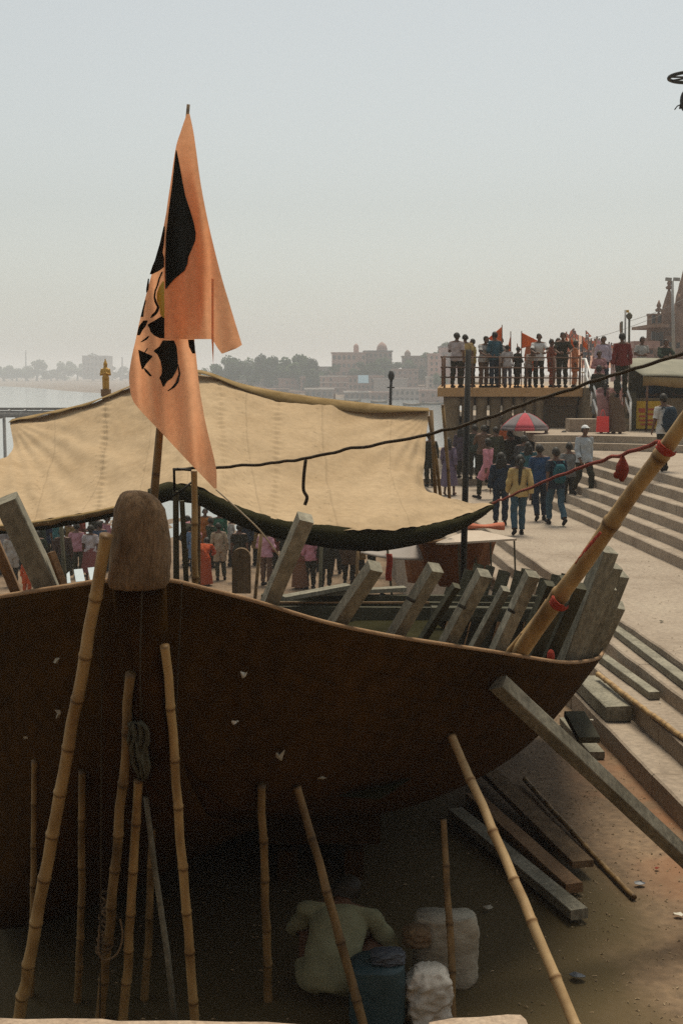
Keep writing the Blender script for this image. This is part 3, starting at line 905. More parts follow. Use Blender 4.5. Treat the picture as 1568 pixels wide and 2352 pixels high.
rope('rope', 'dark rope running from the flag pole up to the right edge', [(398, 1078, 7.3), (500, 1074, 7.2), (620, 1064, 7.1), (700, 1053, 7.0), (800, 1032, 6.9), (940, 1007, 6.8), (1060, 978, 6.7), (1200, 930, 6.5), (1330, 887, 6.3), (1460, 845, 6.1), (1640, 790, 5.9)], .009, 'rope_dark', 90, jit=.012)
rope('hanging_rope', 'loose rope end hanging down in front of the canvas', [(702, 1056, 6.98), (698, 1090, 6.98), (697, 1125, 6.98), (705, 1142, 6.98), (700, 1160, 6.98)], .010, 'rope_dark', 24)
rope('red_rope', 'twisted red rope from the canvas corner to the bamboo mast', [(1130, 1156, 15.9), (1170, 1140, 14), (1260, 1102, 11.5), (1350, 1068, 10), (1430, 1043, 9), (1500, 1020, 8), (1552, 1000, 7.55)], .014, 'rope_red', 60, jit=.02)
b = MB(); c = at(1428, 1075, 9.0)
b.lathe(c, [(.006, .10), (.018, .075), (.045, .02), (.05, -.02), (.038, -.06), (.012, -.1)], 12)
b.ball(c + Vector((-.035, 0, -.05)), .03, .02, .03, 8, 6)
tag(b.build('red_bundle', 'rope_red', smooth=True), 'small red cloth bundle hanging from the red rope', 'bundle')
rope('string', 'pale string from the flag tip down to the boat side', [(496, 1124, 7.0), (560, 1182, 7.0), (600, 1222, 7.0), (640, 1275, 7.05)], .005, 'string', 12)

# pole behind the bow, iron hook frame and dark cloth
bamboo('bamboo pole standing right of the bow post in front of the canvas', ext(at(448, 1345, 7.1), at(446, 1080, 7.1), .5), at(446, 1080, 7.1), .020, .018, 'bamboo', bend=.004)
b = MB(); b.tube([at(401, 1130, 7.15), at(400, 1080, 7.15), at(408, 1077, 7.15), at(440, 1080, 7.15)], .008, 6)
b.tube([at(396, 1140, 7.15), at(420, 1125, 7.15), at(440, 1108, 7.15)], .007, 6)
tag(b.build('iron_hook', 'black_metal', smooth=True), 'bent black iron rod beside the flag pole', 'rod')
for (x0, y0, x1, y1, w, lab) in [(405, 1330, 404, 1128, .032, 'dark post just right of the bow post'), (428, 1335, 418, 1150, .028, 'second dark post, next to the bamboo pole')]:
    b = MB(); p0, p1 = at(x0, y0, 7.4), at(x1, y1, 7.4); b.bar(ext(p0, p1, .8), p1, w, w, .3)
    tag(b.build('post', 'dark_timber'), lab, 'post')
# ------------------------------------------------------------------ orange flag
FD = 6.85


def fdepth(px, py, layer):
    w = .060 * sin(px * .045 + py * .006) + .034 * sin(px * .11 - py * .01 + 1) + .012 * noise.noise(Vector((px * .02, py * .008, layer)))
    if layer == 0:
        return FD + .05 + w + .10 * smooth(400, 470, px) * smooth(700, 900, py) * .9 - .05 * smooth(420, 300, px)
    k = .0
    if px > 484 and py > 480: k = .0016 * (px - 484) * smooth(480, 640, py)
    return FD - .015 + w * .7 * smooth(300, 560, py) + k


flag = empty('flag', on(355, 1500, 3.0) if False else at(356, 1330, 6.95), 'tall orange flag with bold black print hanging from a leaning bamboo pole', 'flag')
BACK = [(268, 427, 437), (300, 418, 440), (340, 405, 446), (420, 393, 456), (500, 380, 470), (570, 366, 478), (640, 346, 472), (720, 325, 458), (780, 312, 447), (820, 303, 451), (860, 297, 455), (895, 299, 459), (920, 306, 463), (942, 322, 467), (960, 339, 470),
        (1000, 377, 479), (1040, 414, 489), (1080, 452, 497), (1105, 476, 498), (1122, 492, 498)]
FRONT = [(262, 429, 436), (300, 416, 444), (340, 404, 450), (420, 392, 461), (500, 381, 476), (570, 378, 492), (640, 377, 510), (700, 378, 528), (740, 378, 540), (779, 378, 552)]


def rows_interp(R, y):
    ysr = [r[0] for r in R]
    return np.interp(y, ysr, [r[1] for r in R]), np.interp(y, ysr, [r[2] for r in R])


def patch(R, layer, ny, nx, lift=0.0):
    y0, y1 = R[0][0], R[-1][0]
    S = spline(R, ny) if not lift else [(y_, *rows_interp(R, y_)) for y_ in np.linspace(y0, y1, ny)]
    rows = []
    for r in S:
        y, a, c = r
        rows.append([at(a + (c - a) * k / nx, y, fdepth(a + (c - a) * k / nx, y, layer) - lift) for k in range(nx + 1)])
    return rows


b = MB()
b.grid(patch(BACK, 0, 120, 40))
fr = patch(FRONT, 1, 90, 46)
# ragged tail of the front fold
tail = []
for r_ in (785, 792, 800, 806, 812):
    t = (r_ - 779) / 33
    a = np.interp(r_, [779, 795, 812], [488, 497, 509]); c = np.interp(r_, [779, 795, 812], [552, 557, 512])
    tail.append([at(a + (c - a) * k / 10, r_, fdepth(a + (c - a) * k / 10, r_, 1)) for k in range(11)])
b.grid(fr)
b.grid([[at(488 + 64 * k / 10, 779, fdepth(488 + 64 * k / 10, 779, 1)) for k in range(11)]] + tail)
cl = child(flag, b, 'cloth', 'flag_orange', smooth=True)
b = MB(); b.add([at(486, 640, FD - .03), at(491, 640, FD - .02), at(491, 780, FD - .02), at(490, 838, FD), at(486, 780, FD - .02)], [(0, 1, 2, 3, 4)])
o = child(flag, b, 'torn_strip', 'flag_orange'); solidify(o, .002)
# bold generic print: black blades and a yellow patch
PRINT = [  # layer, material, rows (y, xl, xr)
    (1, 'flag_black', [(345, 404, 406), (380, 400, 413), (420, 396, 420), (450, 392, 426), (480, 388, 436), (510, 385, 445), (535, 382, 450), (552, 381, 449), (572, 381, 441), (590, 380, 433), (606, 380, 431), (622, 380, 424), (640, 380, 402), (652, 380, 391), (664, 380, 382)]),
    (0, 'flag_black', [(520, 376, 380), (560, 367, 377), (580, 361, 374), (598, 356, 379), (612, 350, 379), (622, 347, 366), (630, 344, 350)]),
    (0, 'flag_black', [(624, 371, 375), (640, 364, 368), (655, 360, 364), (668, 355, 359), (682, 353, 357), (694, 355, 361), (706, 361, 367), (716, 356, 364), (724, 348, 358), (730, 346, 349)]),
    (0, 'flag_black', [(640, 340, 343), (664, 336, 342), (672, 336, 338)]),
    (0, 'flag_black', [(690, 333, 336), (712, 327, 331), (728, 323, 330)]),
    (0, 'flag_yellow', [(646, 374, 379), (660, 365, 379), (676, 360, 379), (692, 361, 379), (706, 367, 379), (722, 368, 379), (730, 375, 379)]),
    (0, 'flag_black', [(726, 372, 379), (738, 352, 380), (746, 338, 381), (754, 344, 381), (762, 346, 381), (772, 356, 381), (777, 368, 381)]),
    (0, 'flag_black', [(736, 330, 340), (748, 320, 336), (758, 317, 328), (770, 315, 322)]),
    (0, 'flag_black', [(772, 340, 344), (780, 330, 338), (786, 322, 326)]),
    (0, 'flag_black', [(782, 374, 400), (796, 366, 406), (806, 352, 407), (814, 362, 408), (830, 369, 409), (846, 372, 408), (858, 372, 402), (868, 366, 396), (876, 370, 384), (888, 374, 377)]),
    (0, 'flag_black', [(804, 318, 320), (818, 320, 352), (826, 321, 345), (836, 323, 336), (848, 326, 329)]),
    (0, 'flag_black', [(846, 330, 334), (854, 334, 342), (864, 344, 350)]),
    (0, 'flag_black', [(800, 338, 341), (812, 330, 333)]),
    (0, 'flag_black', [(836, 408, 410), (858, 411, 415), (878, 404, 411), (890, 394, 402), (898, 384, 388)]),
    (0, 'flag_black', [(780, 432, 446), (796, 434, 448), (812, 442, 449)]),
]
for layer, m, R in PRINT:
    b = MB(); b.grid(patch(R, layer, max(8, (R[-1][0] - R[0][0]) // 3), 12, .007))
    child(flag, b, 'printed_shape', m, smooth=True)
p0, p1 = at(354, 1140, 6.98), at(433, 240, 6.92)
L_ = (p1 - p0)
pts = [ext(p0, p1, .25), p0, p0.lerp(p1, .15), p0.lerp(p1, .5), p0.lerp(p1, .8), p1]
b = MB(); b.tube(pts, [.024, .024, .022, .014, .011, .009], 10)
b.uv = [(u, v * 3.0) for u, v in b.uv]
child(flag, b, 'pole', 'bamboo_dark', smooth=True)

# ------------------------------------------------------------------ big canvas awning
TC = [  # columns: top, upper, lower, bottom edge
    [(25, 970, 21), (28, 1045, 19.6), (-30, 1090, 18), (-80, 1212, 15.8)],
    [(110, 953, 21), (112, 1035, 19.4), (85, 1110, 17.6), (60, 1199, 15.8)],
    [(205, 930, 20.7), (205, 1010, 19), (190, 1095, 17.3), (150, 1185, 15.7)],
    [(300, 892, 20.5), (300, 985, 18.9), (290, 1072, 17.1), (245, 1167, 15.6)],
    [(380, 868, 20.3), (375, 962, 18.7), (365, 1052, 17), (365, 1133, 15.5)],
    [(455, 857, 20), (455, 950, 18.4), (455, 1040, 16.8), (450, 1118, 15.3)],
    [(560, 890, 20), (560, 980, 18.4), (572, 1084, 16.8), (598, 1186, 15.2)],
    [(700, 916, 20), (700, 1002, 18.4), (712, 1096, 16.8), (740, 1209, 15)],
    [(850, 934, 20), (850, 1018, 18.5), (862, 1108, 17), (880, 1217, 15.2)],
    [(940, 942, 20), (930, 1020, 18.7), (930, 1110, 17.2), (1005, 1200, 15.6)],
    [(985, 945, 20), (976, 1040, 18.8), (985, 1140, 17.4), (1132, 1156, 16.2)],
]
NX, NY = 230, 110
rowsC = []
cols = []
for c in TC:
    cols.append(spline(c, NY))
for j in range(NY):
    rowsC.append(spline([col[j] for col in cols], NX))


def wrinkle(u, v, px, py):
    w = 0.0
    w += .09 * sin(px * .012 + v * 3) * sin(v * pi)
    w += .06 * noise.noise(Vector((px * .006, py * .016, 0))) + .028 * noise.noise(Vector((px * .011 - py * .013, py * .02, 8)))
    w += .03 * noise.noise(Vector((px * .02 + py * .012, py * .03, 5))) + .008 * noise.noise(Vector((px * .06, py * .08, 15)))
    # tension folds fanning out of the corners
    for cx, cy, a, k in ((985, 945, .036, 26), (1132, 1156, .036, 30), (25, 970, .036, 22), (455, 857, .02, 30)):
        dx, dy = px - cx, py - cy; r = math.hypot(dx, dy)
        if r < 330:
            w += a * (r / 330) * (1 - r / 330) * 1.7 * sin(k * math.atan2(dy, dx) + .6 * noise.noise(Vector((r * .02, 1, 2))))
    # gathered seams
    for sx0, sx1 in ((640, 628), (247, 225), (505, 520)):
        sxx = sx0 + (sx1 - sx0) * v
        g = exp(-((px - sxx) / 8.0) ** 2)
        if g > .01:
            w += g * .022 * sin(py * .55 + 2.2 * noise.noise(Vector((py * .05, sx0, 0))))
    return w


tarp = empty('canvas_awning', at(560, 1330, 18), 'large sagging beige canvas awning behind the boat', 'awning')
b = MB(); RW = []; uv = []
for j, row in enumerate(rowsC):
    v = j / (NY - 1); rr = []
    for i, q in enumerate(row):
        u = i / (NX - 1)
        p = at(*q) + Vector((0, -.72, .69)) * wrinkle(u, v, q[0], q[1])
        if j > NY - 5: p.z += .02 * noise.noise(Vector((q[0] * .06, j * .3, 1)))
        rr.append(p); uv.append((u, v))
    RW.append(rr)
b.grid(RW, uvs=uv)
o = child(tarp, b, 'canvas', 'tarp_canvas', smooth=True)
# shade below the ridge, painted as a brown strip of cloth
b = MB(); r0, r1, r2 = [], [], []
for i, q in enumerate(rowsC[0]):
    px = q[0]
    h = 15 * smooth(500, 660, px) * smooth(990, 820, px) + 2
    if px < 420: h = 2 + 1.5 * sin(px * .1)
    p = at(q[0], q[1] - 3, q[2] - .1)
    hh = h * q[2] / F
    r0.append(p + Vector((0, .12, .03))); r1.append(p + Vector((0, -.06, .0))); r2.append(p + Vector((0, -.14 - .6 * hh, -hh)))
b.grid([r0, r1, r2]); o = child(tarp, b, 'ridge_shade_band', 'hem_and_ridge_shade', smooth=True); solidify(o, .004)
# black lining hanging under the front edge
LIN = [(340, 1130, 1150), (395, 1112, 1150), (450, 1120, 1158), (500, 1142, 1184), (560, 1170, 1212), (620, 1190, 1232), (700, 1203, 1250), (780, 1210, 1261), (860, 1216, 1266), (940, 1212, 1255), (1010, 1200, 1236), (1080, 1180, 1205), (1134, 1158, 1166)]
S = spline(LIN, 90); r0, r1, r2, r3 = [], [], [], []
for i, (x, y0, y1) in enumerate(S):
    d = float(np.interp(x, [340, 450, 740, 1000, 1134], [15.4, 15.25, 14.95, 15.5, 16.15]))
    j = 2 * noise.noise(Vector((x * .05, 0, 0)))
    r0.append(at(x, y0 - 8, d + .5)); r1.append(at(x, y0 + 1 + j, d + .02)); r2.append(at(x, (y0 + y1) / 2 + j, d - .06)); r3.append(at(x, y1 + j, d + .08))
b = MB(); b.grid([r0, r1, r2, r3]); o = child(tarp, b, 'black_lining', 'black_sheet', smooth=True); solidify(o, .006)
# inner dark ceiling sheet
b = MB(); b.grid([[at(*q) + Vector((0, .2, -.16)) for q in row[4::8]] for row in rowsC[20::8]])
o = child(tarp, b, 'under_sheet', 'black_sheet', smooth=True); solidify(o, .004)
# left front edge: rolled double hem
b = MB(); r0, r1, r2 = [], [], []
for i, q in enumerate(rowsC[-1]):
    if q[0] > 262: break
    w = noise.noise(Vector((q[0] * .03, 0, 3)))
    r0.append(at(q[0], q[1], q[2] + .01)); r1.append(at(q[0] + 3, q[1] + 5 + 3 * w, q[2] - .08)); r2.append(at(q[0] + 2, q[1] + 13 + 6 * w, q[2] + .1))
b.grid([r0, r1, r2]); o = child(tarp, b, 'rolled_hem', 'hem_and_ridge_shade', smooth=True); solidify(o, .006)
for (x0, y0, x1, y1, d, r) in [(990, 942, 1000, 1150, 20, .03), (455, 850, 450, 1330, 20.2, .05)]:
    b = MB(); p0, p1 = at(x1, y1, d), at(x0, y0, d); p0.z = ground_z(p0.x, p0.y) if x0 < 900 else p0.z
    b.tube([p0, p1], r, 8); child(tarp, b, 'pole', 'bamboo_dark', smooth=True)

# ------------------------------------------------------------------ timber and bamboo lying on the steps and ground
def ground_bar(name, label, p0, p1, w, h, m, cat, roll=0.0):
    b = MB(); b.bar(p0, p1, w, h, roll)
    return tag(b.build(name, m), label, cat)


def along(px, py, px2, py2, z, h):
    return on(px, py, z + h / 2), on(px2, py2, z + h / 2)


p0, p1 = along(1405, 1440, 1640, 1618, .65, .1); ground_bar('timber', 'long pale grey timber lying on the upper tread right of the hull', p0, p1, .15, .09, 'grey_timber', 'timber')
p0, p1 = along(1384, 1512, 1502, 1598, .46, .1); ground_bar('timber', 'slim grey timber ending on the tread below the long one', p0, p1, .13, .09, 'grey_timber', 'timber')
p0, p1 = along(1345, 1568, 1420, 1640, .23, .2); ground_bar('timber_block', 'thick short grey timber block beside the hull', p0, p1, .30, .18, 'grey_timber', 'timber')
p0, p1 = along(1300, 1655, 1370, 1735, 0, .1); ground_bar('board', 'short pale board lying below the thick block', p0, p1, .17, .08, 'grey_timber', 'board')
p0, p1 = at(1318, 1640, 11.6), at(1352, 1700, 11.0); ground_bar('board', 'small dark box board across the pale board', p0, p1, .2, .06, 'dark_timber', 'board')
p0, p1 = on(1362, 1548, .50) + Vector((.05, 0, 0)), on(1640, 1753, .50) + Vector((.05, 0, 0))
bamboo('long bamboo lying along the edge of a lower step', p0, p1, .032, .028, 'bamboo', bend=.006)
p0, p1 = on(1205, 1790, .06), on(1456, 2062, .04)
bamboo('thin brown bamboo on the ground beside the planks', p0, p1, .028, .022, 'bamboo_dark', bend=.006)
for (a, b_, c, d, z, w, h, m, lab) in [(1118, 1770, 1338, 1985, .10, .19, .06, 'stem_wood', 'broad brown plank on the ground below the hull end'), (1085, 1830, 1318, 2040, .04, .15, .08, 'tan_plank', 'slimmer brown plank next to the broad one'),
                                       (1045, 1865, 1330, 2100, .04, .15, .08, 'grey_timber', 'dark plank nearest the bamboo props'), (1215, 1850, 1300, 1945, .03, .08, .05, 'stem_wood', 'short grey lath between the planks')]:
    p0, p1 = on(a, b_, z + h / 2), on(c, d, z + h / 2)
    ground_bar('plank', lab, p0, p1, w, h, m, 'plank')
# small litter
def litter(label, px, py, z, s_, m):
    c = on(px, py, z); b = MB(); s_ *= .62
    ring = [Vector((c.x + cos(a) * s_ * rng.uniform(.6, 1.2), c.y + sin(a) * s_ * rng.uniform(.5, 1.1), z + rng.uniform(.003, .015))) for a in [i * 2 * pi / 7 for i in range(7)]]
    b.add([Vector((c.x, c.y, z + .018))] + ring, [(0, i + 1, (i + 1) % 7 + 1) for i in range(7)])
    o = b.build('scrap', m); solidify(o, .003)
    return tag(o, label, 'scrap')


litter('grey-blue plastic scrap beside the end of the thin bamboo', 1468, 2030, .03, .07, 'blue_plastic')
litter('blue plastic bag on the ground right of the pale bamboo', 1325, 2243, .03, .10, 'blue_plastic')
litter('dull green-grey scrap left of the pale bamboo', 1120, 2085, .03, .07, 'grey_sack')
litter('white plastic strip at the right edge of the ground', 1556, 2102, .03, .06, 'paper')
litter('tiny white scrap on the tread beside the long timber', 1548, 1600, .465, .03, 'paper')
litter('tiny white scrap at the end of the slim timber', 1514, 1615, .465, .025, 'paper')
litter('small white scrap beside the thick block', 1358, 1655, .235, .035, 'paper')
litter('dark twig on the plaza near the walkers', 1378, 1252, Z_PLAZA + .005, .10, 'dark_timber')
litter('small dark scrap on the plaza right of the ribs', 1518, 1428, Z_PLAZA + .005, .05, 'dark_timber')
litter('red-brown leaf on the lower ground near the beam', 1506, 1996, .02, .04, 'rope_red')

# wood chips, grit and straw trodden over the berth and the step feet
r9 = random.Random(77); b = MB()
for i in range(2600):
    y = r9.uniform(7.2, 15); sx = r9.uniform(-2.5, 3.82) if i % 3 else r9.uniform(2.4, 3.84); x = X(sx, y)
    if i > 2150: sx = r9.uniform(3.95, 7.2); y = r9.uniform(9, 26); x = X(sx, y)
    z = ground_z(x, y) if sx < 3.89 else [h for e_, h in LOW_EDGES if sx >= e_ + .02][-1] if sx > 3.92 else .23
    L, w_ = r9.uniform(.004, .018), r9.uniform(.002, .006); a = r9.uniform(0, pi); dx, dy = cos(a), sin(a)
    vs = [(x + dx * L + dy * w_, y + dy * L - dx * w_, z + .004), (x + dx * L - dy * w_, y + dy * L + dx * w_, z + .004), (x - dx * L * .9 - dy * w_ * .6, y - dy * L * .9 + dx * w_ * .6, z + .004), (x - dx * L + dy * w_, y - dy * L - dx * w_, z + .004), (x, y, z + .004 + r9.uniform(.003, .010))]
    b.add(vs, [(0, 1, 4), (1, 2, 4), (2, 3, 4), (3, 0, 4)])
tag(b.build('wood_chips', mat('chips', (.14, .09, .045), (.42, .32, .19), scale=2.5, detail=2, fine=.5)), 'scattered wood chips and grit on the ground and steps', 'wood chips', kind='stuff')

# ------------------------------------------------------------------ sacks and drum by the crouching man
def blob(name, label, base, w, d, h, m, cat, seed, puff=.08, top=.7, rz=0.0):
    b = MB(); rings = []; n = 56; R = Matrix.Rotation(rz, 3, 'Z')
    for i in range(33):
        t = i / 32
        f = (1 - (1 - min(1, t * 5)) ** 2 * .15) * (1 if t < .75 else 1 - (1 - top) * ((t - .75) / .25) ** 1.5)
        if i == 0: f *= .9
        ring = []
        for k in range(n):
            a = 2 * pi * k / n
            sq = 1 / max(abs(cos(a)) ** 3 + abs(sin(a)) ** 3, .3) ** (1 / 3)
            r = f * sq * (1 + puff * noise.noise(Vector((cos(a) * 2, sin(a) * 2, t * 5 + seed))) + puff * .45 * (1 - 2 * abs(noise.noise(Vector((cos(a) * 2.2, sin(a) * 2.2, t * 7 + seed + 5))))) - puff * .5 * abs(noise.noise(Vector((cos(a) * 4 + t * 3, sin(a) * 4, t * 11 + seed)))))
            p = R @ Vector((cos(a) * w / 2 * r, sin(a) * d / 2 * r, 0))
            ring.append(Vector(base) + p + Vector((0, 0, h * t + h * .05 * noise.noise(Vector((a, seed, t))))))
        rings.append(ring)
    b.loft(rings, cap=True)
    return tag(b.build(name, m, smooth=True), label, cat)


g = on(1022, 2258, .0); blob('sack', 'upright grey sack standing behind the dark bamboo prop', g, .44, .24, .50, 'grey_sack', 'sack', 3, .12, .9)
g = on(985, 2350, .0); blob('sack', 'crumpled white plastic sack in front of the grey one', g, .27, .26, .38, 'plastic_sack', 'sack', 9, .32, .65)
g = on(960, 2268, .0) + Vector((-.02, -.1, .36)); blob('bundle', 'small brown bundle on top of the white sack', g, .18, .16, .13, 'stem_wood', 'bundle', 14, .2, .5)
g = on(865, 2352, .0); blob('drum', 'dark teal plastic drum right of the crouching man', g, .36, .34, .42, 'blue_drum', 'drum', 21, .03, .97)
g = on(865, 2352, .0) + Vector((.07, .0, .42)); blob('plastic_bag', 'blue-grey plastic bag lying on the dark drum', g, .2, .14, .09, 'blue_plastic', 'bag', 33, .25, .5)

# ------------------------------------------------------------------ people
HT_M = 1.70
POSE = {}


def base_pose():
    P = dict(pel=(0, 0, .95), bel=(0, 0, 1.10), che=(0, .0, 1.27), nb=(0, .01, 1.43), nt=(0, -.01, 1.52), head=(0, -.02, 1.60), face=(0, -1, 0))
    for s, k in ((1, 'l'), (-1, 'r')):
        P.update({'sh' + k: (.175 * s, .01, 1.40), 'el' + k: (.225 * s, .03, 1.12), 'wr' + k: (.235 * s, -.03, .88), 'hd' + k: (.24 * s, -.05, .78),
                  'hi' + k: (.09 * s, 0, .92), 'kn' + k: (.10 * s, -.015, .50), 'an' + k: (.10 * s, .02, .085), 'to' + k: (.115 * s, -.16, .03), 'he' + k: (.10 * s, .055, .035)})
    return P


def pose(name, **kw):
    P = base_pose(); P.update(kw); POSE[name] = P


pose('stand')
pose('stand_arm', ell=(.24, -.03, 1.14), wrl=(.12, -.22, 1.18), hdl=(.06, -.27, 1.24), knr=(-.10, -.06, .50), anr=(-.12, -.03, .085), tor=(-.15, -.2, .03), her=(-.115, .01, .035))
pose('arms_bent', ell=(.26, .0, 1.14), wrl=(.10, -.20, 1.12), hdl=(.02, -.24, 1.14), elr=(-.26, .0, 1.14), wrr=(-.10, -.20, 1.10), hdr=(-.02, -.25, 1.10))
pose('lean', che=(0, -.05, 1.25), nb=(0, -.08, 1.40), nt=(0, -.12, 1.48), head=(0, -.15, 1.56), shl=(.18, -.07, 1.37), shr=(-.18, -.07, 1.37), ell=(.27, -.22, 1.15), wrl=(.16, -.40, 1.06), hdl=(.10, -.46, 1.06), elr=(-.27, -.22, 1.15), wrr=(-.16, -.40, 1.06), hdr=(-.10, -.46, 1.06))
pose('walk', pel=(0, 0, .93), hil=(.09, -.01, .90), hir=(-.09, .01, .90), knl=(.10, -.20, .50), anl=(.10, -.22, .10), tol=(.11, -.39, .06), hel=(.10, -.17, .04), knr=(-.10, .06, .48), anr=(-.10, .30, .16), tor=(-.11, .19, .04), her=(-.10, .37, .14),
     ell=(.23, .10, 1.13), wrl=(.24, .10, .90), hdl=(.24, .07, .80), elr=(-.23, -.04, 1.12), wrr=(-.22, -.16, .92), hdr=(-.21, -.22, .84))
pose('walk_b', pel=(0, 0, .94), knr=(-.10, -.16, .50), anr=(-.10, -.14, .09), tor=(-.11, -.32, .04), her=(-.10, -.09, .04), knl=(.10, .02, .49), anl=(.10, .20, .13), tol=(.11, .08, .035), hel=(.10, .27, .10),
     elr=(-.23, .09, 1.13), wrr=(-.24, .06, .90), hdr=(-.24, .03, .80), ell=(.23, -.02, 1.12), wrl=(.22, -.14, .92), hdl=(.21, -.2, .85))
pose('phone', ell=(.27, -.10, 1.16), wrl=(.16, -.18, 1.38), hdl=(.11, -.17, 1.47), face=(.3, -1, .0))
pose('carry', elr=(-.24, .02, 1.12), wrr=(-.27, -.02, .88), hdr=(-.28, -.03, .79), ell=(.22, -.06, 1.12), wrl=(.14, -.2, 1.0), hdl=(.08, -.25, 1.0))
pose('bent', pel=(0, .06, .93), bel=(0, .02, 1.08), che=(0, -.10, 1.22), nb=(0, -.20, 1.34), nt=(0, -.27, 1.40), head=(0, -.33, 1.44), shl=(.18, -.18, 1.31), shr=(-.18, -.18, 1.31), ell=(.24, -.28, 1.06), wrl=(.14, -.45, .98), hdl=(.1, -.52, .96), elr=(-.24, -.28, 1.06), wrr=(-.14, -.45, .98), hdr=(-.1, -.52, .96))
pose('crouch', pel=(0, .10, .22), bel=(0, .04, .36), che=(0, -.10, .52), nb=(0, -.22, .64), nt=(0, -.29, .68), head=(0, -.36, .71), shl=(.19, -.19, .61), shr=(-.19, -.19, .61),
     ell=(.30, -.28, .38), wrl=(.22, -.50, .33), hdl=(.17, -.57, .33), elr=(-.30, -.26, .36), wrr=(-.24, -.48, .30), hdr=(-.20, -.56, .28),
     hil=(.11, .08, .20), hir=(-.11, .08, .20), knl=(.22, -.30, .40), knr=(-.22, -.30, .40), anl=(.17, -.20, .075), anr=(-.17, -.20, .075), tol=(.21, -.38, .03), tor=(-.21, -.38, .03), hel=(.16, -.15, .035), her=(-.16, -.15, .035), face=(.2, -1, -.5))

BONES = [('belly', 'pel', 'bel', .125, .115), ('chest', 'bel', 'che', .12, .135), ('upper', 'che', 'nb', .13, .085), ('neck', 'nb', 'nt', .056, .052), ('head', 'nt', 'head', .07, .095)]
for k in 'lr':
    BONES += [('clav', 'nb', 'sh' + k, .07, .06), ('uarm', 'sh' + k, 'el' + k, .054, .042), ('farm', 'el' + k, 'wr' + k, .040, .027), ('hand', 'wr' + k, 'hd' + k, .028, .03),
              ('thigh', 'hi' + k, 'kn' + k, .088, .058), ('calf', 'kn' + k, 'an' + k, .054, .036), ('foot', 'he' + k, 'to' + k, .040, .034), ('pelvis', 'pel', 'hi' + k, .11, .09)]


def capsule(b, p0, p1, r0, r1, n=10, flat=None):
    p0, p1 = Vector(p0), Vector(p1); d = p1 - p0; L = d.length
    if L < 1e-5: b.ball(p0, r0, r0, r0); return
    d.normalize(); pts, rr = [], []
    for a in (-1, -.8, -.45, 0):
        pts.append(p0 + d * r0 * a); rr.append(max(.002, r0 * sqrt(max(0, 1 - a * a))))
    for t in (.25, .5, .75):
        pts.append(p0.lerp(p1, t)); rr.append(r0 + (r1 - r0) * t)
    for a in (0, .45, .8, 1):
        pts.append(p1 + d * r1 * a); rr.append(max(.002, r1 * sqrt(max(0, 1 - a * a))))
    b.tube(pts, rr, n)


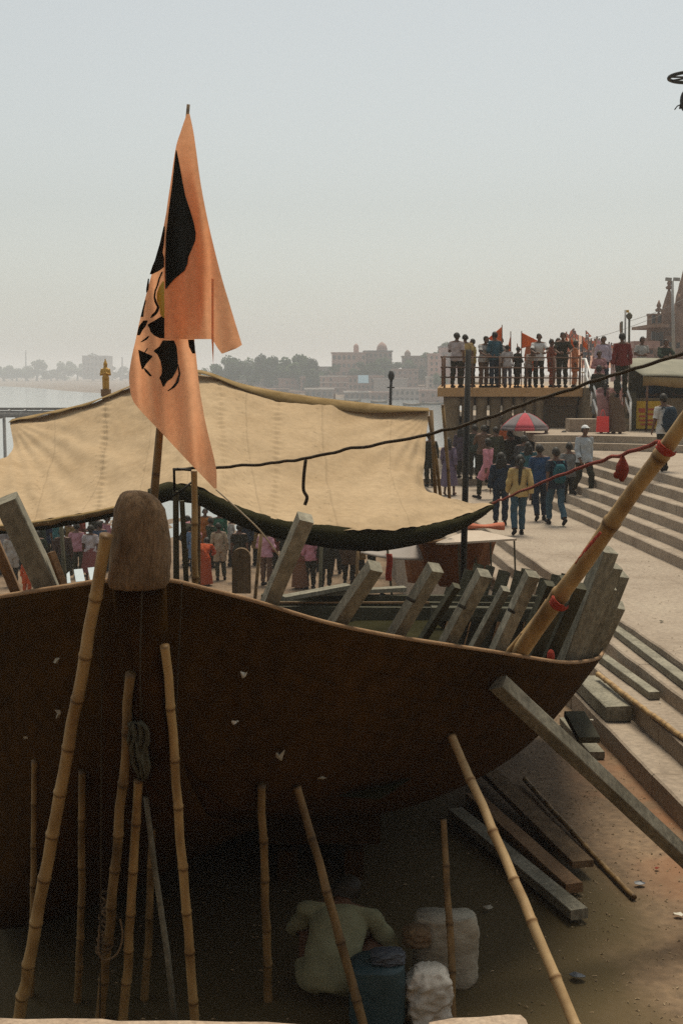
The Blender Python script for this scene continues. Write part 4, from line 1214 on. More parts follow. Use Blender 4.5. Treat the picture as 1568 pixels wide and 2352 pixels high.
def make_body(P):
    b = MB(); V = lambda k: Vector(P[k])
    for nm, a, c, r0, r1 in BONES:
        if nm in ('belly', 'chest', 'upper', 'head', 'hand'): continue
        capsule(b, P[a], P[c], r0, r1)
    # torso as a lofted ellipse
    side = (V('shl') - V('shr')).normalized()
    sp = [(V('pel') + (V('pel') - V('bel')) * .5, .135, .10), (V('pel'), .165, .118), (V('pel').lerp(V('bel'), .6), .148, .108), (V('bel'), .140, .102), (V('bel').lerp(V('che'), .5), .150, .108), (V('che'), .165, .115),
          (V('che').lerp(V('nb'), .45), .172, .108), (V('che').lerp(V('nb'), .8), .135, .085), (V('nb'), .07, .06)]
    rings = []
    for i, (c, rx, ry) in enumerate(sp):
        d = (sp[min(i + 1, len(sp) - 1)][0] - sp[max(i - 1, 0)][0]).normalized()
        f = d.cross(side).normalized()
        rings.append([c + side * rx * cos(2 * pi * k / 20) + f * ry * sin(2 * pi * k / 20) for k in range(20)])
    b.loft(rings, cap=True)
    # head with jaw, nose, brow and ears
    fc = V('face').normalized(); upv = (V('head') - V('nt')).normalized(); upv = (upv - fc * upv.dot(fc)).normalized(); sd = upv.cross(fc).normalized()
    R = Matrix((sd, fc, upv)).transposed()
    h = V('head') + upv * .015
    b.ball(h + upv * .012 - fc * .012, .077, .096, .098, 16, 12, R)
    b.ball(h - upv * .045 + fc * .028, .056, .062, .075, 14, 10, R)
    b.ball(h - upv * .018 + fc * .098, .013, .02, .026, 8, 6, R)
    b.ball(h + upv * .02 + fc * .075, .05, .018, .012, 8, 6, R)
    for s in (1, -1): b.ball(h - upv * .012 + sd * s * .078 - fc * .005, .012, .022, .032, 8, 6, R)
    # hands: palm, four fingers and a thumb, slightly curled
    for k, s in (('l', 1), ('r', -1)):
        w, e = V('wr' + k), V('hd' + k); d = (e - w).normalized(); inn = Vector((-s, 0, 0)); inn = (inn - d * inn.dot(d)).normalized(); ax = d.cross(inn).normalized()
        pc = w + d * .05
        b.ball(pc, .016, .04, .052, 10, 8, Matrix((inn, ax, d)).transposed())
        for q in range(4):
            o = ax * (-.03 + .02 * q); L = (.066, .078, .074, .056)[q]
            p = pc + d * .04 + o
            b.tube([p, p + d * L * .5 + inn * .006, p + d * L * .85 + inn * .028], [.0105, .0095, .008], 6)
        p = pc - d * .01 - ax * .035 * (1 if s > 0 else -1)
        b.tube([p, p + d * .03 - ax * .018 * (1 if s > 0 else -1) + inn * .012, p + d * .058 - ax * .02 * (1 if s > 0 else -1) + inn * .024], [.013, .011, .009], 6)
    me = bpy.data.meshes.new('tmp'); me.from_pydata(b.v, [], b.f)
    o = bpy.data.objects.new('tmp', me); COL.objects.link(o)
    m = o.modifiers.new('r', 'REMESH'); m.mode = 'VOXEL'; m.voxel_size = .0125
    m2 = o.modifiers.new('s', 'SMOOTH'); m2.factor = .5; m2.iterations = 3
    dg = bpy.context.evaluated_depsgraph_get()
    me2 = bpy.data.meshes.new_from_object(o.evaluated_get(dg))
    bpy.data.objects.remove(o); bpy.data.meshes.remove(me)
    return me2


BODY = {}


def body_data(pn):
    if pn in BODY: return BODY[pn]
    P = POSE[pn]; me = make_body(P); me.name = 'body_' + pn
    n = len(me.vertices); v = np.zeros(n * 3); me.vertices.foreach_get('co', v); v = v.reshape(-1, 3)
    nr = np.zeros(n * 3); me.vertices.foreach_get('normal', nr); nr = nr.reshape(-1, 3)
    best = np.full(n, 1e9); bid = np.zeros(n, dtype=int); bt = np.zeros(n)
    for i, (nm, a, c, r0, r1) in enumerate(BONES):
        p0, p1 = np.array(P[a], float), np.array(P[c], float)
        d = p1 - p0; L2 = max(1e-9, d @ d); t = np.clip(((v - p0) @ d) / L2, 0, 1)
        dist = np.linalg.norm(v - (p0 + t[:, None] * d), axis=1) - (r0 + (r1 - r0) * t)
        k = dist < best; best[k] = dist[k]; bid[k] = i; bt[k] = t[k]
    faces = [tuple(p.vertices) for p in me.polygons]
    names = np.array([x[0] for x in BONES])[bid]
    me.polygons.foreach_set('use_smooth', [True] * len(me.polygons))
    me.materials.append(M['skin'])
    BODY[pn] = dict(me=me, v=v, n=nr, bone=names, t=bt, faces=faces, P=P, parts={})
    return BODY[pn]


def wrap(B, key, sel, off, wr=.006):
    """clothing: the chosen region of the body surface pushed outwards"""
    if key in B['parts']: return B['parts'][key]
    v, n = B['v'], B['n']
    off = np.broadcast_to(off, (len(v),)).copy()
    ph = v * np.array([9, 9, 17.0])
    off += wr * (np.sin(ph[:, 2] * 1.1 + ph[:, 0] * 2.7) * np.sin(ph[:, 1] * 2.3 + ph[:, 2] * .7) + .5 * np.sin(ph[:, 2] * 1.9 - ph[:, 0] * 3.1) * np.sin(ph[:, 0] * 1.7 + ph[:, 1]))
    q = v + n * off[:, None]
    F_ = [f for f in B['faces'] if all(sel[i] for i in f)]
    used = sorted({i for f in F_ for i in f}); mp = {a: i for i, a in enumerate(used)}
    me = bpy.data.meshes.new(key)
    me.from_pydata([tuple(q[i]) for i in used], [], [tuple(mp[i] for i in f) for f in F_])
    me.polygons.foreach_set('use_smooth', [True] * len(me.polygons))
    me.materials.append(M['skin'])
    B['parts'][key] = me
    return me


TORSO = ('belly', 'chest', 'upper', 'clav', 'pelvis')


def garment(B, kind):
    v, bone, t = B['v'], B['bone'], B['t']; P = B['P']
    isin = lambda *a: np.isin(bone, a)
    pel = np.array(P['pel'], float); bel = np.array(P['bel'], float); che = np.array(P['che'], float); nb = np.array(P['nb'], float)
    ax = nb - pel; ax /= np.linalg.norm(ax); hgt = (v - pel) @ ax
    top = (nb - pel) @ ax
    if kind in ('shirt', 'shirt_long'):
        sel = isin(*TORSO) & (hgt > -.10) & (hgt < top + .012)
        sel |= isin('thigh') & (hgt > -.10) & (t < .25)
        sel |= isin('uarm') & ((t < .78) | (kind == 'shirt_long'))
        if kind == 'shirt_long': sel |= isin('farm') & (t < .93)
        off = .013 + .020 * np.clip((.25 - hgt) / .35, 0, 1) + .008 * isin('uarm', 'farm')
    elif kind == 'kurta':
        sel = isin(*TORSO) & (hgt < top + .012)
        sel |= isin('thigh') & (t < .80); sel |= isin('uarm'); sel |= isin('farm') & (t < .9)
        off = .014 + .045 * np.clip((.15 - hgt) / .5, 0, 1) + .008 * isin('uarm', 'farm')
    elif kind == 'trousers':
        sel = isin('thigh', 'pelvis') | (isin('belly') & (hgt < .05)) | (isin('calf') & (t < .95))
        sel &= hgt < .06
        off = .010 + .018 * isin('calf') + .010 * isin('thigh') * t
    elif kind in ('shoe_l', 'shoe_r'):
        sel = (isin('foot') | (isin('calf') & (t > .96))) & ((v[:, 0] > 0) == (kind == 'shoe_l')); off = np.full(len(v), .008)
    elif kind in ('hair', 'hair_long', 'cap'):
        fc = np.array(P['face'], float); fc /= np.linalg.norm(fc); hd = np.array(P['head'], float); up = hd - np.array(P['nt'], float); up -= fc * (up @ fc); up /= np.linalg.norm(up)
        d = v - hd; f = d @ fc; u = d @ up
        near = np.linalg.norm(d, axis=1) < .17
        if kind == 'hair': sel = near & isin('head', 'neck') & ((u > .075) & (f < .10) | (f < .02) & (u > -.02) | (f < -.045) & (u > -.055))
        elif kind == 'cap': sel = near & isin('head') & (u > .055)
        else: sel = near & isin('head', 'neck') & ((u > .075) & (f < .095) | (f < .03) & (u > -.10))
        off = np.full(len(v), .014 if kind == 'hair' else .02)
    return wrap(B, kind, sel, off, wr=0 if kind in ('shoe_l', 'shoe_r', 'cap') else .009)


def skirt_mesh(B, kind):
    """long dress or sari: pleated cloth falling from the waist to the ankles"""
    if kind in B['parts']: return B['parts'][kind]
    P = B['P']; b = MB(); rings = []
    pel = Vector(P['pel']); feet = (Vector(P['anl']) + Vector(P['anr'])) / 2
    z0, z1 = pel.z + .10, (.06 if kind == 'sari' else .30)
    sx = max(.0, abs(P['anl'][1] - P['anr'][1])) * .5
    for i in range(16):
        t = i / 15; z = z0 + (z1 - z0) * t
        c = Vector((pel.x, pel.y, z)).lerp(Vector((feet.x, feet.y, z)), t)
        rx, ry = .165 + .075 * t + .03 * sin(min(1, t * 3) * pi / 2), .13 + .07 * t + sx * t
        ring = []
        for k in range(48):
            a = 2 * pi * k / 48
            pl = 1 + (.045 * sin(a * 11 + 1.5 * sin(a * 2)) + .03 * sin(a * 5 + 1)) * t
            ring.append(c + Vector((cos(a) * rx * pl, sin(a) * ry * pl, .012 * sin(a * 3) * t)))
        rings.append(ring)
    b.loft(rings)
    if kind == 'sari':   # loose end over the shoulder and down the back
        rows = []
        for i in range(22):
            t = i / 21
            if t < .4:
                u = t / .4; c = Vector((-.02 - .10 * (1 - u) + .20 * u, -.14 + .05 * u, 1.12 + .32 * u))
            else:
                u = (t - .4) / .6; c = Vector((.16 - .10 * u, -.06 + .20 * min(1, u * 3) + .03 * u, 1.45 - .62 * u + .02 * sin(u * 3)))
            rows.append([c + Vector(((k - 3) * .045 * (.6 + .8 * t), .012 * sin(k * 2 + t * 7), -.015 * abs(k - 3))) for k in range(7)])
        b.grid(rows)
    me = bpy.data.meshes.new(kind); me.from_pydata([tuple(p) for p in b.v], [], b.f)
    me.polygons.foreach_set('use_smooth', [True] * len(me.polygons)); me.materials.append(M['skin'])
    B['parts'][kind] = me
    return me


def extra_mesh(B, kind):
    if kind in B['parts']: return B['parts'][kind]
    P = B['P']; fc = Vector(P['face']).normalized(); hd = Vector(P['head']); b = MB()
    if kind == 'ponytail':
        p = hd - fc * .10
        pts = spline([p + Vector((0, 0, .03)), p - fc * .05 + Vector((0, 0, -.05)), p - fc * .05 + Vector((.01, 0, -.22)), p - fc * .05 + Vector((.02, 0, -.42)), p - fc * .03 + Vector((.02, 0, -.56))], 14)
        b.tube([Vector(q) for q in pts], [.03, .042, .045, .046, .046, .044, .042, .04, .037, .034, .03, .024, .016, .006], 10)
    elif kind == 'loose_hair':
        for s in (-1, -.5, 0, .5, 1):
            p = hd - fc * (.075 - .02 * abs(s)) + Vector((s * .05, 0, .03))
            pts = spline([p, p - fc * .03 + Vector((s * .03, 0, -.14)), p - fc * .035 + Vector((s * .035, 0, -.27)), p - fc * .02 + Vector((s * .03, 0, -.38))], 9)
            b.tube([Vector(q) for q in pts], [.035, .042, .044, .043, .04, .036, .03, .022, .01], 8)
    elif kind == 'peak':
        b.ball(hd + fc * .12 + Vector((0, 0, .075)), .06, .06, .008, 12, 6)
    me = bpy.data.meshes.new(kind); me.from_pydata([tuple(p) for p in b.v], [], b.f)
    me.polygons.foreach_set('use_smooth', [True] * len(me.polygons)); me.materials.append(M['skin'])
    B['parts'][kind] = me
    return me


NP = 0


def person(label, pos, face, pn, top, bottom, h=1.68, topk='shirt', botk='trousers', hair='hair', skin='skin', hairc='hair', group=None, extra=(), shoes=(.02, .018, .016)):
    """face: heading in degrees, 0 = towards the camera, 180 = away, 90 = to the right"""
    B = body_data(pn)
    root = bpy.data.objects.new('person', B['me']); COL.objects.link(root)
    s = h / HT_M
    root.location = pos; root.rotation_euler = (0, 0, radians(face)); root.scale = (s * (rng.uniform(.93, 1.10) if pn != 'crouch' else 1.34), s, s); root.rotation_euler.y = radians(rng.uniform(-2.5, 2.5)); root.rotation_euler.x = radians(rng.uniform(-2, 3))
    root.material_slots[0].link = 'OBJECT'; root.material_slots[0].material = M[skin]
    tag(root, label, 'person', group)

    def part(nm, me, mt):
        o = bpy.data.objects.new(nm, me); COL.objects.link(o); o.parent = root
        o.material_slots[0].link = 'OBJECT'; o.material_slots[0].material = mt
        return o
    if botk == 'trousers':
        part('trousers', garment(B, 'trousers'), cloth(bottom)); part('shoe', garment(B, 'shoe_l'), cloth(shoes)); part('shoe', garment(B, 'shoe_r'), cloth(shoes))
    elif botk in ('sari', 'dress'):
        part('skirt', skirt_mesh(B, botk), cloth(bottom))
    if topk: part('kurta' if topk == 'kurta' else 'shirt', garment(B, topk), cloth(top))
    if hair == 'cap':
        part('cap', garment(B, 'cap'), cloth((.70, .70, .68))); part('cap_peak', extra_mesh(B, 'peak'), cloth((.70, .70, .68)))
        part('hair', garment(B, 'hair'), M['hair'])
    elif hair:
        part('hair', garment(B, hair), M[hairc])
    for e in extra:
        part({'ponytail': 'ponytail', 'loose_hair': 'long_hair'}[e], extra_mesh(B, e), M['hair'])
    return root


WHITE, CREAM, BLACK, NAVY, JEAN = (.62, .60, .56), (.50, .40, .26), (.034, .031, .018), (.028, .040, .058), (.05, .095, .125)
PINK, LAV, MAROON, TEAL, BLUE = (.55, .24, .28), (.48, .40, .46), (.16, .03, .025), (.03, .10, .115), (.035, .075, .15)
ORANGE, RED, OLIVE, GREY, YEL, BROWN, PURP = (.55, .12, .03), (.40, .05, .03), (.06, .06, .035), (.20, .20, .19), (.50, .36, .15), (.14, .085, .055), (.15, .115, .16)

# walkers on the plaza and the upper steps
def P_(px, py, z): return on(px, py, z)


person('person in black standing beside the canvas corner at the far end of the plaza', P_(987, 1117, Z_PLAZA), 200, 'stand', BLACK, BLACK, 1.60, 'kurta')
person('person in a purple patterned dress left of the thick black pole', P_(1032, 1138, Z_PLAZA), 160, 'walk_b', PURP, PURP, 1.58, 'kurta', 'dress', hair='hair_long', extra=('loose_hair',))
person('person in a pink top and black trousers striding left past the columns', P_(1118, 1146, Z_PLAZA), 235, 'walk', PINK, BLACK, 1.62, 'kurta', hair='hair_long')
person('person in dark blue with loose hair left of the one in yellow', P_(1148, 1206, Z_PLAZA), 175, 'stand', NAVY, NAVY, 1.60, 'shirt_long', hair='hair_long', extra=('loose_hair',))
person('person in a yellow top and blue jeans with a long ponytail, nearest on the plaza', P_(1188, 1229, Z_PLAZA), 180, 'walk_b', YEL, JEAN, 1.66, 'shirt_long', hair='hair_long', extra=('ponytail',))
person('person in a dark blue shirt walking beside the teal backpack', P_(1240, 1196, Z_PLAZA), 178, 'walk_b', BLUE, NAVY, 1.74, 'shirt')
tb = person('person in dark clothes wearing a teal backpack', P_(1276, 1206, Z_PLAZA), 188, 'walk', NAVY, JEAN, 1.72, 'shirt')
person('person in a grey shirt half hidden right of the teal backpack', P_(1303, 1172, Z_PLAZA + .0), 190, 'stand', GREY, BLACK, 1.66)
person('person in a patterned pale shirt and white cap coming down the steps', P_(1338, 1139, Z_PLAZA + .41), 20, 'walk', (.40, .43, .44), BLACK, 1.70, 'shirt_long', hair='cap')
bb = person('person in a white shirt with a dark backpack climbing at the right edge', P_(1524, 1082, Z_LAND), 195, 'walk_b', WHITE, BLACK, 1.68, 'shirt')
# the dense knot near the umbrella
for lab, px, py, f, pn, a, c, h, k in [
    ('person in dark brown with raised arm left of the umbrella', 1108, 1108, 170, 'phone', BROWN, BLACK, 1.66, 'shirt'),
    ('person in olive between the pink top and the umbrella', 1140, 1110, 200, 'stand', OLIVE, BLACK, 1.62, 'shirt_long'),
    ('person in black behind the one in yellow', 1168, 1120, 185, 'arms_bent', BLACK, NAVY, 1.68, 'shirt'),
    ('person in a white collar and black coat facing the umbrella', 1200, 1140, 150, 'stand_arm', (.06, .06, .06), BLACK, 1.66, 'shirt_long'),
    ('person in an orange wrap standing under the umbrella', 1162, 1085, 20, 'stand', ORANGE, ORANGE, 1.62, 'kurta'),
    ('person in brown under the middle of the umbrella', 1195, 1088, 10, 'arms_bent', BROWN, BROWN, 1.62, 'kurta'),
    ('person in a bright blue shirt on the step right of the umbrella', 1224, 1072, 190, 'stand', (.03, .09, .17), ORANGE, 1.74, 'shirt_long'),
    ('person in dark green in the knot of people beside the wall', 1252, 1105, 175, 'stand', OLIVE, BLACK, 1.66, 'shirt'),
    ('person in dark grey just left of the pale wall foot', 1286, 1118, 160, 'stand_arm', (.07, .07, .075), BLACK, 1.66, 'shirt'),
    ('person in a teal scarf hidden behind the one in yellow', 1214, 1158, 172, 'stand', TEAL, BLACK, 1.60, 'kurta'),
    ('person in dim purple behind the first column', 1060, 1098, 150, 'stand', (.09, .07, .09), BLACK, 1.58, 'kurta'),
    ('person in a dull green shirt left of the umbrella pole', 1088, 1100, 190, 'stand', (.05, .065, .05), BLACK, 1.62, 'shirt'),
]:
    person(lab, P_(px, py, Z_PLAZA + (.2 if py < 1112 else 0)), f, pn, a, c, h, k, extra=('loose_hair',) if 'teal' in lab or 'purple' in lab else ())
# cross steps and staircase
person('person in a mauve sari carrying a bright red bag at the stair foot', P_(1388, 995, Z_TOP), 175, 'carry', (.30, .16, .16), (.34, .19, .18), 1.56, 'shirt', 'sari', hair='hair_long', extra=('ponytail',))
person('person in a brown sari with a pink shoulder cloth beside the red bag', P_(1416, 996, Z_TOP), 185, 'stand', (.42, .22, .19), (.13, .085, .055), 1.56, 'shirt', 'sari', hair='hair_long', extra=('loose_hair',))
person('person in dark clothes climbing the stairs left of the red bag', P_(1368, 960, 2.85), 178, 'stand', BLACK, GREY, 1.60, 'shirt_long', hair='hair_long')
person('person in a pink top with an orange bag coming down the upper stairs', P_(1376, 915, 3.40), 10, 'arms_bent', (.42, .22, .22), (.36, .2, .2), 1.56, 'kurta')
person('person in a lavender shirt at the top of the stairs', P_(1384, 889, Z_DECK), 5, 'stand', LAV, NAVY, 1.70, 'shirt_long')
person('person in a dark red shirt seen from behind on the stairs', P_(1425, 912, 3.58), 182, 'stand', MAROON, BLACK, 1.72, 'shirt_long')
person('person in a pale shirt standing behind the grey canopy', at(1470, 892, 42), 20, 'arms_bent', (.42, .40, .36), BLACK, 1.70, 'shirt')
person('person in dark green leaning above the grey canopy', at(1520, 893, 43), 10, 'lean', (.03, .045, .03), BLACK, 1.70, 'shirt_long')
# on the platform
for lab, px, f, pn, a, c, h, k, dy in [
    ('person in a white shirt and dark trousers at the left corner of the platform', 1046, 150, 'stand_arm', (.45, .38, .36), BLACK, 1.74, 'shirt', 0),
    ('person in yellow and black second from the left platform corner', 1067, 170, 'phone', YEL, BLACK, 1.70, 'shirt', .4),
    ('person in mustard with head low behind the railing', 1084, 250, 'phone', (.30, .24, .08), BLACK, 1.58, 'shirt', 1.2),
    ('person in pale grey leaning on the platform railing', 1110, 30, 'lean', (.42, .40, .37), BROWN, 1.68, 'shirt', .5),
    ('person in a teal blue shirt below the first orange flag', 1134, 215, 'arms_bent', (.035, .09, .115), NAVY, 1.78, 'shirt_long', .3),
    ('short person in a white shirt with back to the railing', 1165, 180, 'stand', (.45, .41, .39), (.10, .09, .10), 1.36, 'shirt', .1),
    ('person in dark patterned clothes next to the short one in white', 1186, 120, 'arms_bent', BLACK, BLACK, 1.30, 'kurta', .2),
    ('person in dim white sitting low under the big orange flag', 1210, 20, 'bent', (.36, .33, .30), BLACK, 1.35, 'shirt', .6),
    ('person in a bright white shirt with arms on the railing', 1237, 0, 'lean', (.62, .60, .57), BLACK, 1.76, 'shirt', .5),
    ('person in a red-brown sari behind the railing', 1264, 60, 'stand_arm', (.30, .09, .05), (.30, .10, .06), 1.56, 'kurta', .9),
    ('person all in black resting both arms on the railing', 1290, 0, 'lean', BLACK, BLACK, 1.80, 'shirt', .45),
    ('person in an orange wrap at the right end of the railing', 1316, 80, 'stand_arm', (.48, .17, .07), (.46, .22, .12), 1.52, 'kurta', 1.0),
    ('person in grey far back on the platform between the flags', 1152, 10, 'stand', (.25, .24, .23), BLACK, 1.66, 'shirt', 3.0),
    ('person in dull orange far back on the platform', 1222, 10, 'stand', (.38, .14, .07), BROWN, 1.66, 'kurta', 3.4),
    ('person in white far back behind the one in black', 1275, 15, 'stand', (.5, .47, .44), BROWN, 1.66, 'kurta', 3.0),
]:
    Y = 40.35 + dy; q = at(px, 880, Y); q.z = Z_DECK
    person(lab, q, f, pn, a, c, h, k)
# crowd under the awning
for lab, px, py, f, pn, a, c, h, k, bk in [
    ('person in a blue checked shawl behind the bamboo pole', 448, 1322, 160, 'stand', (.14, .22, .34), NAVY, 1.55, 'kurta', 'trousers'),
    ('person in an orange-red sari stooping behind the bamboo pole', 470, 1345, 170, 'bent', (.42, .075, .025), (.38, .08, .03), 1.45, 'kurta', 'sari'),
    ('person in a tan coat with one arm lifted', 508, 1332, 190, 'stand_arm', (.42, .33, .22), OLIVE, 1.66, 'kurta', 'trousers'),
    ('person in a black shirt behind the round-topped board', 550, 1336, 180, 'stand', BLACK, BROWN, 1.66, 'shirt', 'trousers'),
    ('person in a pale pink shirt left of the first rib', 612, 1345, 150, 'arms_bent', (.55, .30, .36), BROWN, 1.66, 'shirt_long', 'trousers'),
    ('person in a brown wrap right of the first rib', 690, 1352, 190, 'bent', (.20, .075, .045), (.18, .09, .05), 1.55, 'kurta', 'sari'),
    ('person with a pink sleeve right of the brown wrap', 712, 1352, 200, 'stand', (.55, .25, .30), BLACK, 1.62, 'shirt_long', 'trousers'),
    ('person in black near the pale sheet', 748, 1352, 180, 'stand', BLACK, BLACK, 1.62, 'kurta', 'trousers'),
    ('person in a dark red robe far under the awning', 800, 1340, 170, 'stand', (.10, .06, .03), BLACK, 1.62, 'kurta', 'trousers'),
    ('person in a green scarf and white cap cloth deep under the awning', 500, 1290, 10, 'stand', (.03, .12, .07), BLACK, 1.66, 'kurta', 'trousers'),
    ('person in saffron robes deep under the awning', 470, 1285, 20, 'stand', (.48, .16, .03), (.48, .16, .03), 1.66, 'kurta', 'trousers'),
    ('person in a white top and pink-brown skirt, back turned, left of the bow', 208, 1336, 175, 'stand', (.50, .46, .46), (.26, .10, .09), 1.62, 'shirt', 'dress'),
    ('person in a light pink top with bent elbow left of the skirt', 182, 1326, 165, 'arms_bent', (.50, .26, .30), OLIVE, 1.60, 'shirt_long', 'trousers'),
    ('person in a dark brown shawl left of the pink top', 148, 1345, 190, 'stand', (.07, .045, .035), BLACK, 1.62, 'kurta', 'dress'),
    ('person in a teal shirt far back left under the awning', 130, 1300, 180, 'stand', (.08, .26, .26), BLACK, 1.64, 'shirt', 'trousers'),
    ('person in dark blue far back left under the awning', 105, 1306, 170, 'stand', (.02, .03, .06), BLACK, 1.64, 'shirt', 'trousers'),
    ('person in dark green squeezed behind the slanting grey rib', 88, 1318, 160, 'stand', (.025, .035, .02), BLACK, 1.64, 'kurta', 'trousers'),
    ('person in blue jeans jacket beside the bow post', 232, 1322, 200, 'stand', (.06, .09, .14), BLACK, 1.62, 'shirt_long', 'trousers'),
    ('person in grey seen past the left hull edge', 10, 1320, 190, 'stand', (.30, .28, .28), BLACK, 1.64, 'kurta', 'trousers'),
    ('small person in bright orange low behind the left hull edge', 62, 1372, 170, 'stand', (.55, .10, .03), (.5, .1, .03), 1.05, 'kurta', 'trousers'),
    ('person in dull red under the far side of the awning', 300, 1300, 170, 'stand', (.2, .06, .05), BLACK, 1.64, 'kurta', 'trousers'),
]:
    q = on(px, py, Z_CROWD)
    person(lab, (q.x, q.y, ground_z(q.x, q.y)), f, pn, a, c, h, k, bk, hair='hair_long' if bk != 'trousers' else 'hair')
r5 = random.Random(21)
BK = [(428, 1300), (452, 1296), (486, 1304), (530, 1300), (566, 1310), (588, 1298), (632, 1306), (655, 1314), (676, 1300), (722, 1312), (770, 1318), (790, 1306), (826, 1330), (852, 1322), (925, 1330), (960, 1334), (20, 1300), (46, 1306), (70, 1296), (160, 1304), (192, 1300), (222, 1302), (250, 1310), (92, 1342), (30, 1346)]
for i, (px, py) in enumerate(BK):
    cn, cc = [('black', BLACK), ('faded pink', (.42, .20, .22)), ('dark green', (.04, .055, .03)), ('off-white', (.42, .39, .34)), ('navy', NAVY), ('dull ochre', (.24, .15, .05)), ('brick red', (.24, .06, .04))][i % 7]
    q = on(px, py, Z_CROWD)
    zone = [z_ for z_ in (0, 260, 640) if px >= z_][-1]; zs = sorted(p_[0] for p_ in BK if [z_ for z_ in (0, 260, 640) if p_[0] >= z_][-1] == zone)
    od = ['first', 'second', 'third', 'fourth', 'fifth', 'sixth', 'seventh', 'eighth', 'ninth', 'tenth'][zs.index(px)]
    person('back-row person in %s under the awning, %s from left, %s' % (cn, od, {0: 'before the bow post', 260: 'before the first rib', 640: 'beyond the first rib'}[zone]), (q.x, q.y, ground_z(q.x, q.y)), r5.uniform(100, 260), r5.choice(('stand', 'stand_arm', 'arms_bent', 'bent', 'carry')), cc, BLACK, r5.uniform(1.5, 1.72), r5.choice(('kurta', 'shirt', 'shirt_long')), hair='hair_long' if i % 3 == 0 else 'hair')
# crouching man under the hull
c = on(765, 2290, 0.0)
person('person in a pale green shirt crouching with back turned under the hull', c, 165, 'crouch', (.25, .25, .148), (.12, .10, .06), 1.46, 'shirt_long', hair='hair')


# bags
def backpack(label, root, c, h=.46, w=.30):
    f = root.rotation_euler.z; o = Vector(root.location) + Matrix.Rotation(f, 3, 'Z') @ Vector((0, .19, 1.16 * root.scale.z))
    b = MB(); rings = []
    for i in range(11):
        t = i / 10; k = sin(pi * (.12 + .80 * t)) ** .45
        rings.append([o + Matrix.Rotation(f, 3, 'Z') @ Vector((cos(a) * w / 2 * k, sin(a) * .11 * k + .02 * sin(t * 9), (t - .5) * h)) for a in [q * 2 * pi / 18 for q in range(18)]])
    b.loft(rings, cap=True)
    e = empty('backpack', o - Vector((0, 0, h / 2)), label, 'backpack')
    child(e, b, 'bag', cloth(c), smooth=True)
    b = MB(); b.ball(o + Matrix.Rotation(f, 3, 'Z') @ Vector((0, .10, -.09)), w * .38, .05, .11, 14, 8, Matrix.Rotation(f, 3, 'Z')); child(e, b, 'pocket', cloth(tuple(x * .8 for x in c)), smooth=True)
    for s in (-1, 1):
        b = MB(); pts = [Vector((s * .10, .02, .22)), Vector((s * .115, -.10, .27)), Vector((s * .12, -.20, .14)), Vector((s * .12, -.19, -.06)), Vector((s * .13, -.05, -.17))]
        b.tube([o + Matrix.Rotation(f, 3, 'Z') @ Vector(p) for p in spline(pts, 14)], .016, 6); child(e, b, 'strap', cloth(tuple(x * .7 for x in c)), smooth=True)
    return e


backpack('teal backpack worn by the walker on the plaza', tb, (.025, .10, .115), .42)
backpack('dark slate backpack worn by the climber at the right edge', bb, (.03, .045, .06), .56, .34)
q = at(1383, 972, on(1388, 995, Z_TOP).y - .38)
e = empty('shopping_bag', q - Vector((0, 0, .28)), 'bright red shopping bag hanging from a hand at the stair foot', 'bag')
b = MB(); b.bar(q - Vector((0, 0, .26)), q + Vector((0, 0, .20)), .36, .14, pi / 2 if False else 0.0, .34, .08); child(e, b, 'bag', mat('bag_red', (.62, .035, .03), (.70, .06, .05), scale=5, rough=.5))
for s in (-.07, .07):
    b = MB(); b.tube([q + Vector((s, 0, .2)), q + Vector((s * .6, 0, .34)), q + Vector((0, .03, .4))], .008, 6); child(e, b, 'handle', 'bag_red')
q = at(1378, 888, on(1376, 915, 3.40).y - .18)
b = MB(); b.ball(q, .13, .08, .12, 12, 8); tag(b.build('shoulder_bag', cloth((.6, .12, .03)), smooth=True), 'orange bag held by the person in pink on the stairs', 'bag')

# ------------------------------------------------------------------ viewing platform on columns
PX0, PX1, PY0, PY1 = at(1004, 888, 40).x, at(1337, 888, 40).x, 40.0, 53.0
plat = empty('viewing_platform', ((PX0 + PX1) / 2, 44, Z_PLAZA + .2), 'concrete viewing platform on round columns with a brown pipe railing', 'platform')
PXB = at(1012, 888, PY1).x
b = MB(); b.prism([(PX0, PY0), (PX1, PY0), (PX1, PY1), (PXB, PY1)], Z_DECK - .28, Z_DECK); child(plat, b, 'deck', 'slab_edge')
b = MB(); b.box(((PX0 + PX1) / 2 + .25, PY0 + .85, Z_DECK - .43), PX1 - PX0 - .55, .30, .30); child(plat, b, 'beam', 'concrete')
for px, Y, r in [(1037, 40.35, .25), (1072, 40.35, .19), (1104, 40.35, .18), (1135, 40.35, .18), (1163, 40.35, .16), (1189, 40.35, .155), (1213, 40.35, .15), (1236, 40.35, .15)]:
    c = at(px, 1000, Y); b = MB()
    b.lathe((c.x, c.y, 0), [(r * 1.05, Z_PLAZA + .195), (r * 1.03, Z_PLAZA + .5), (r, 2.0), (r * .98, Z_DECK - .60), (r * 1.12, Z_DECK - .56), (r * 1.12, Z_DECK - .283)], 20); child(plat, b, 'column', 'concrete', smooth=True)
wx0, wx1 = at(1256, 900, 40.9).x, PX1 - .02
b = MB(); b.box(((wx0 + wx1) / 2, 44.5, (Z_DECK - .283 + Z_PLAZA) / 2), wx1 - wx0, 7.2, Z_DECK - .283 - Z_PLAZA); child(plat, b, 'end_wall', 'concrete')
rails = ((.99, 'top'), (.66, 'mid'), (.34, 'low'))
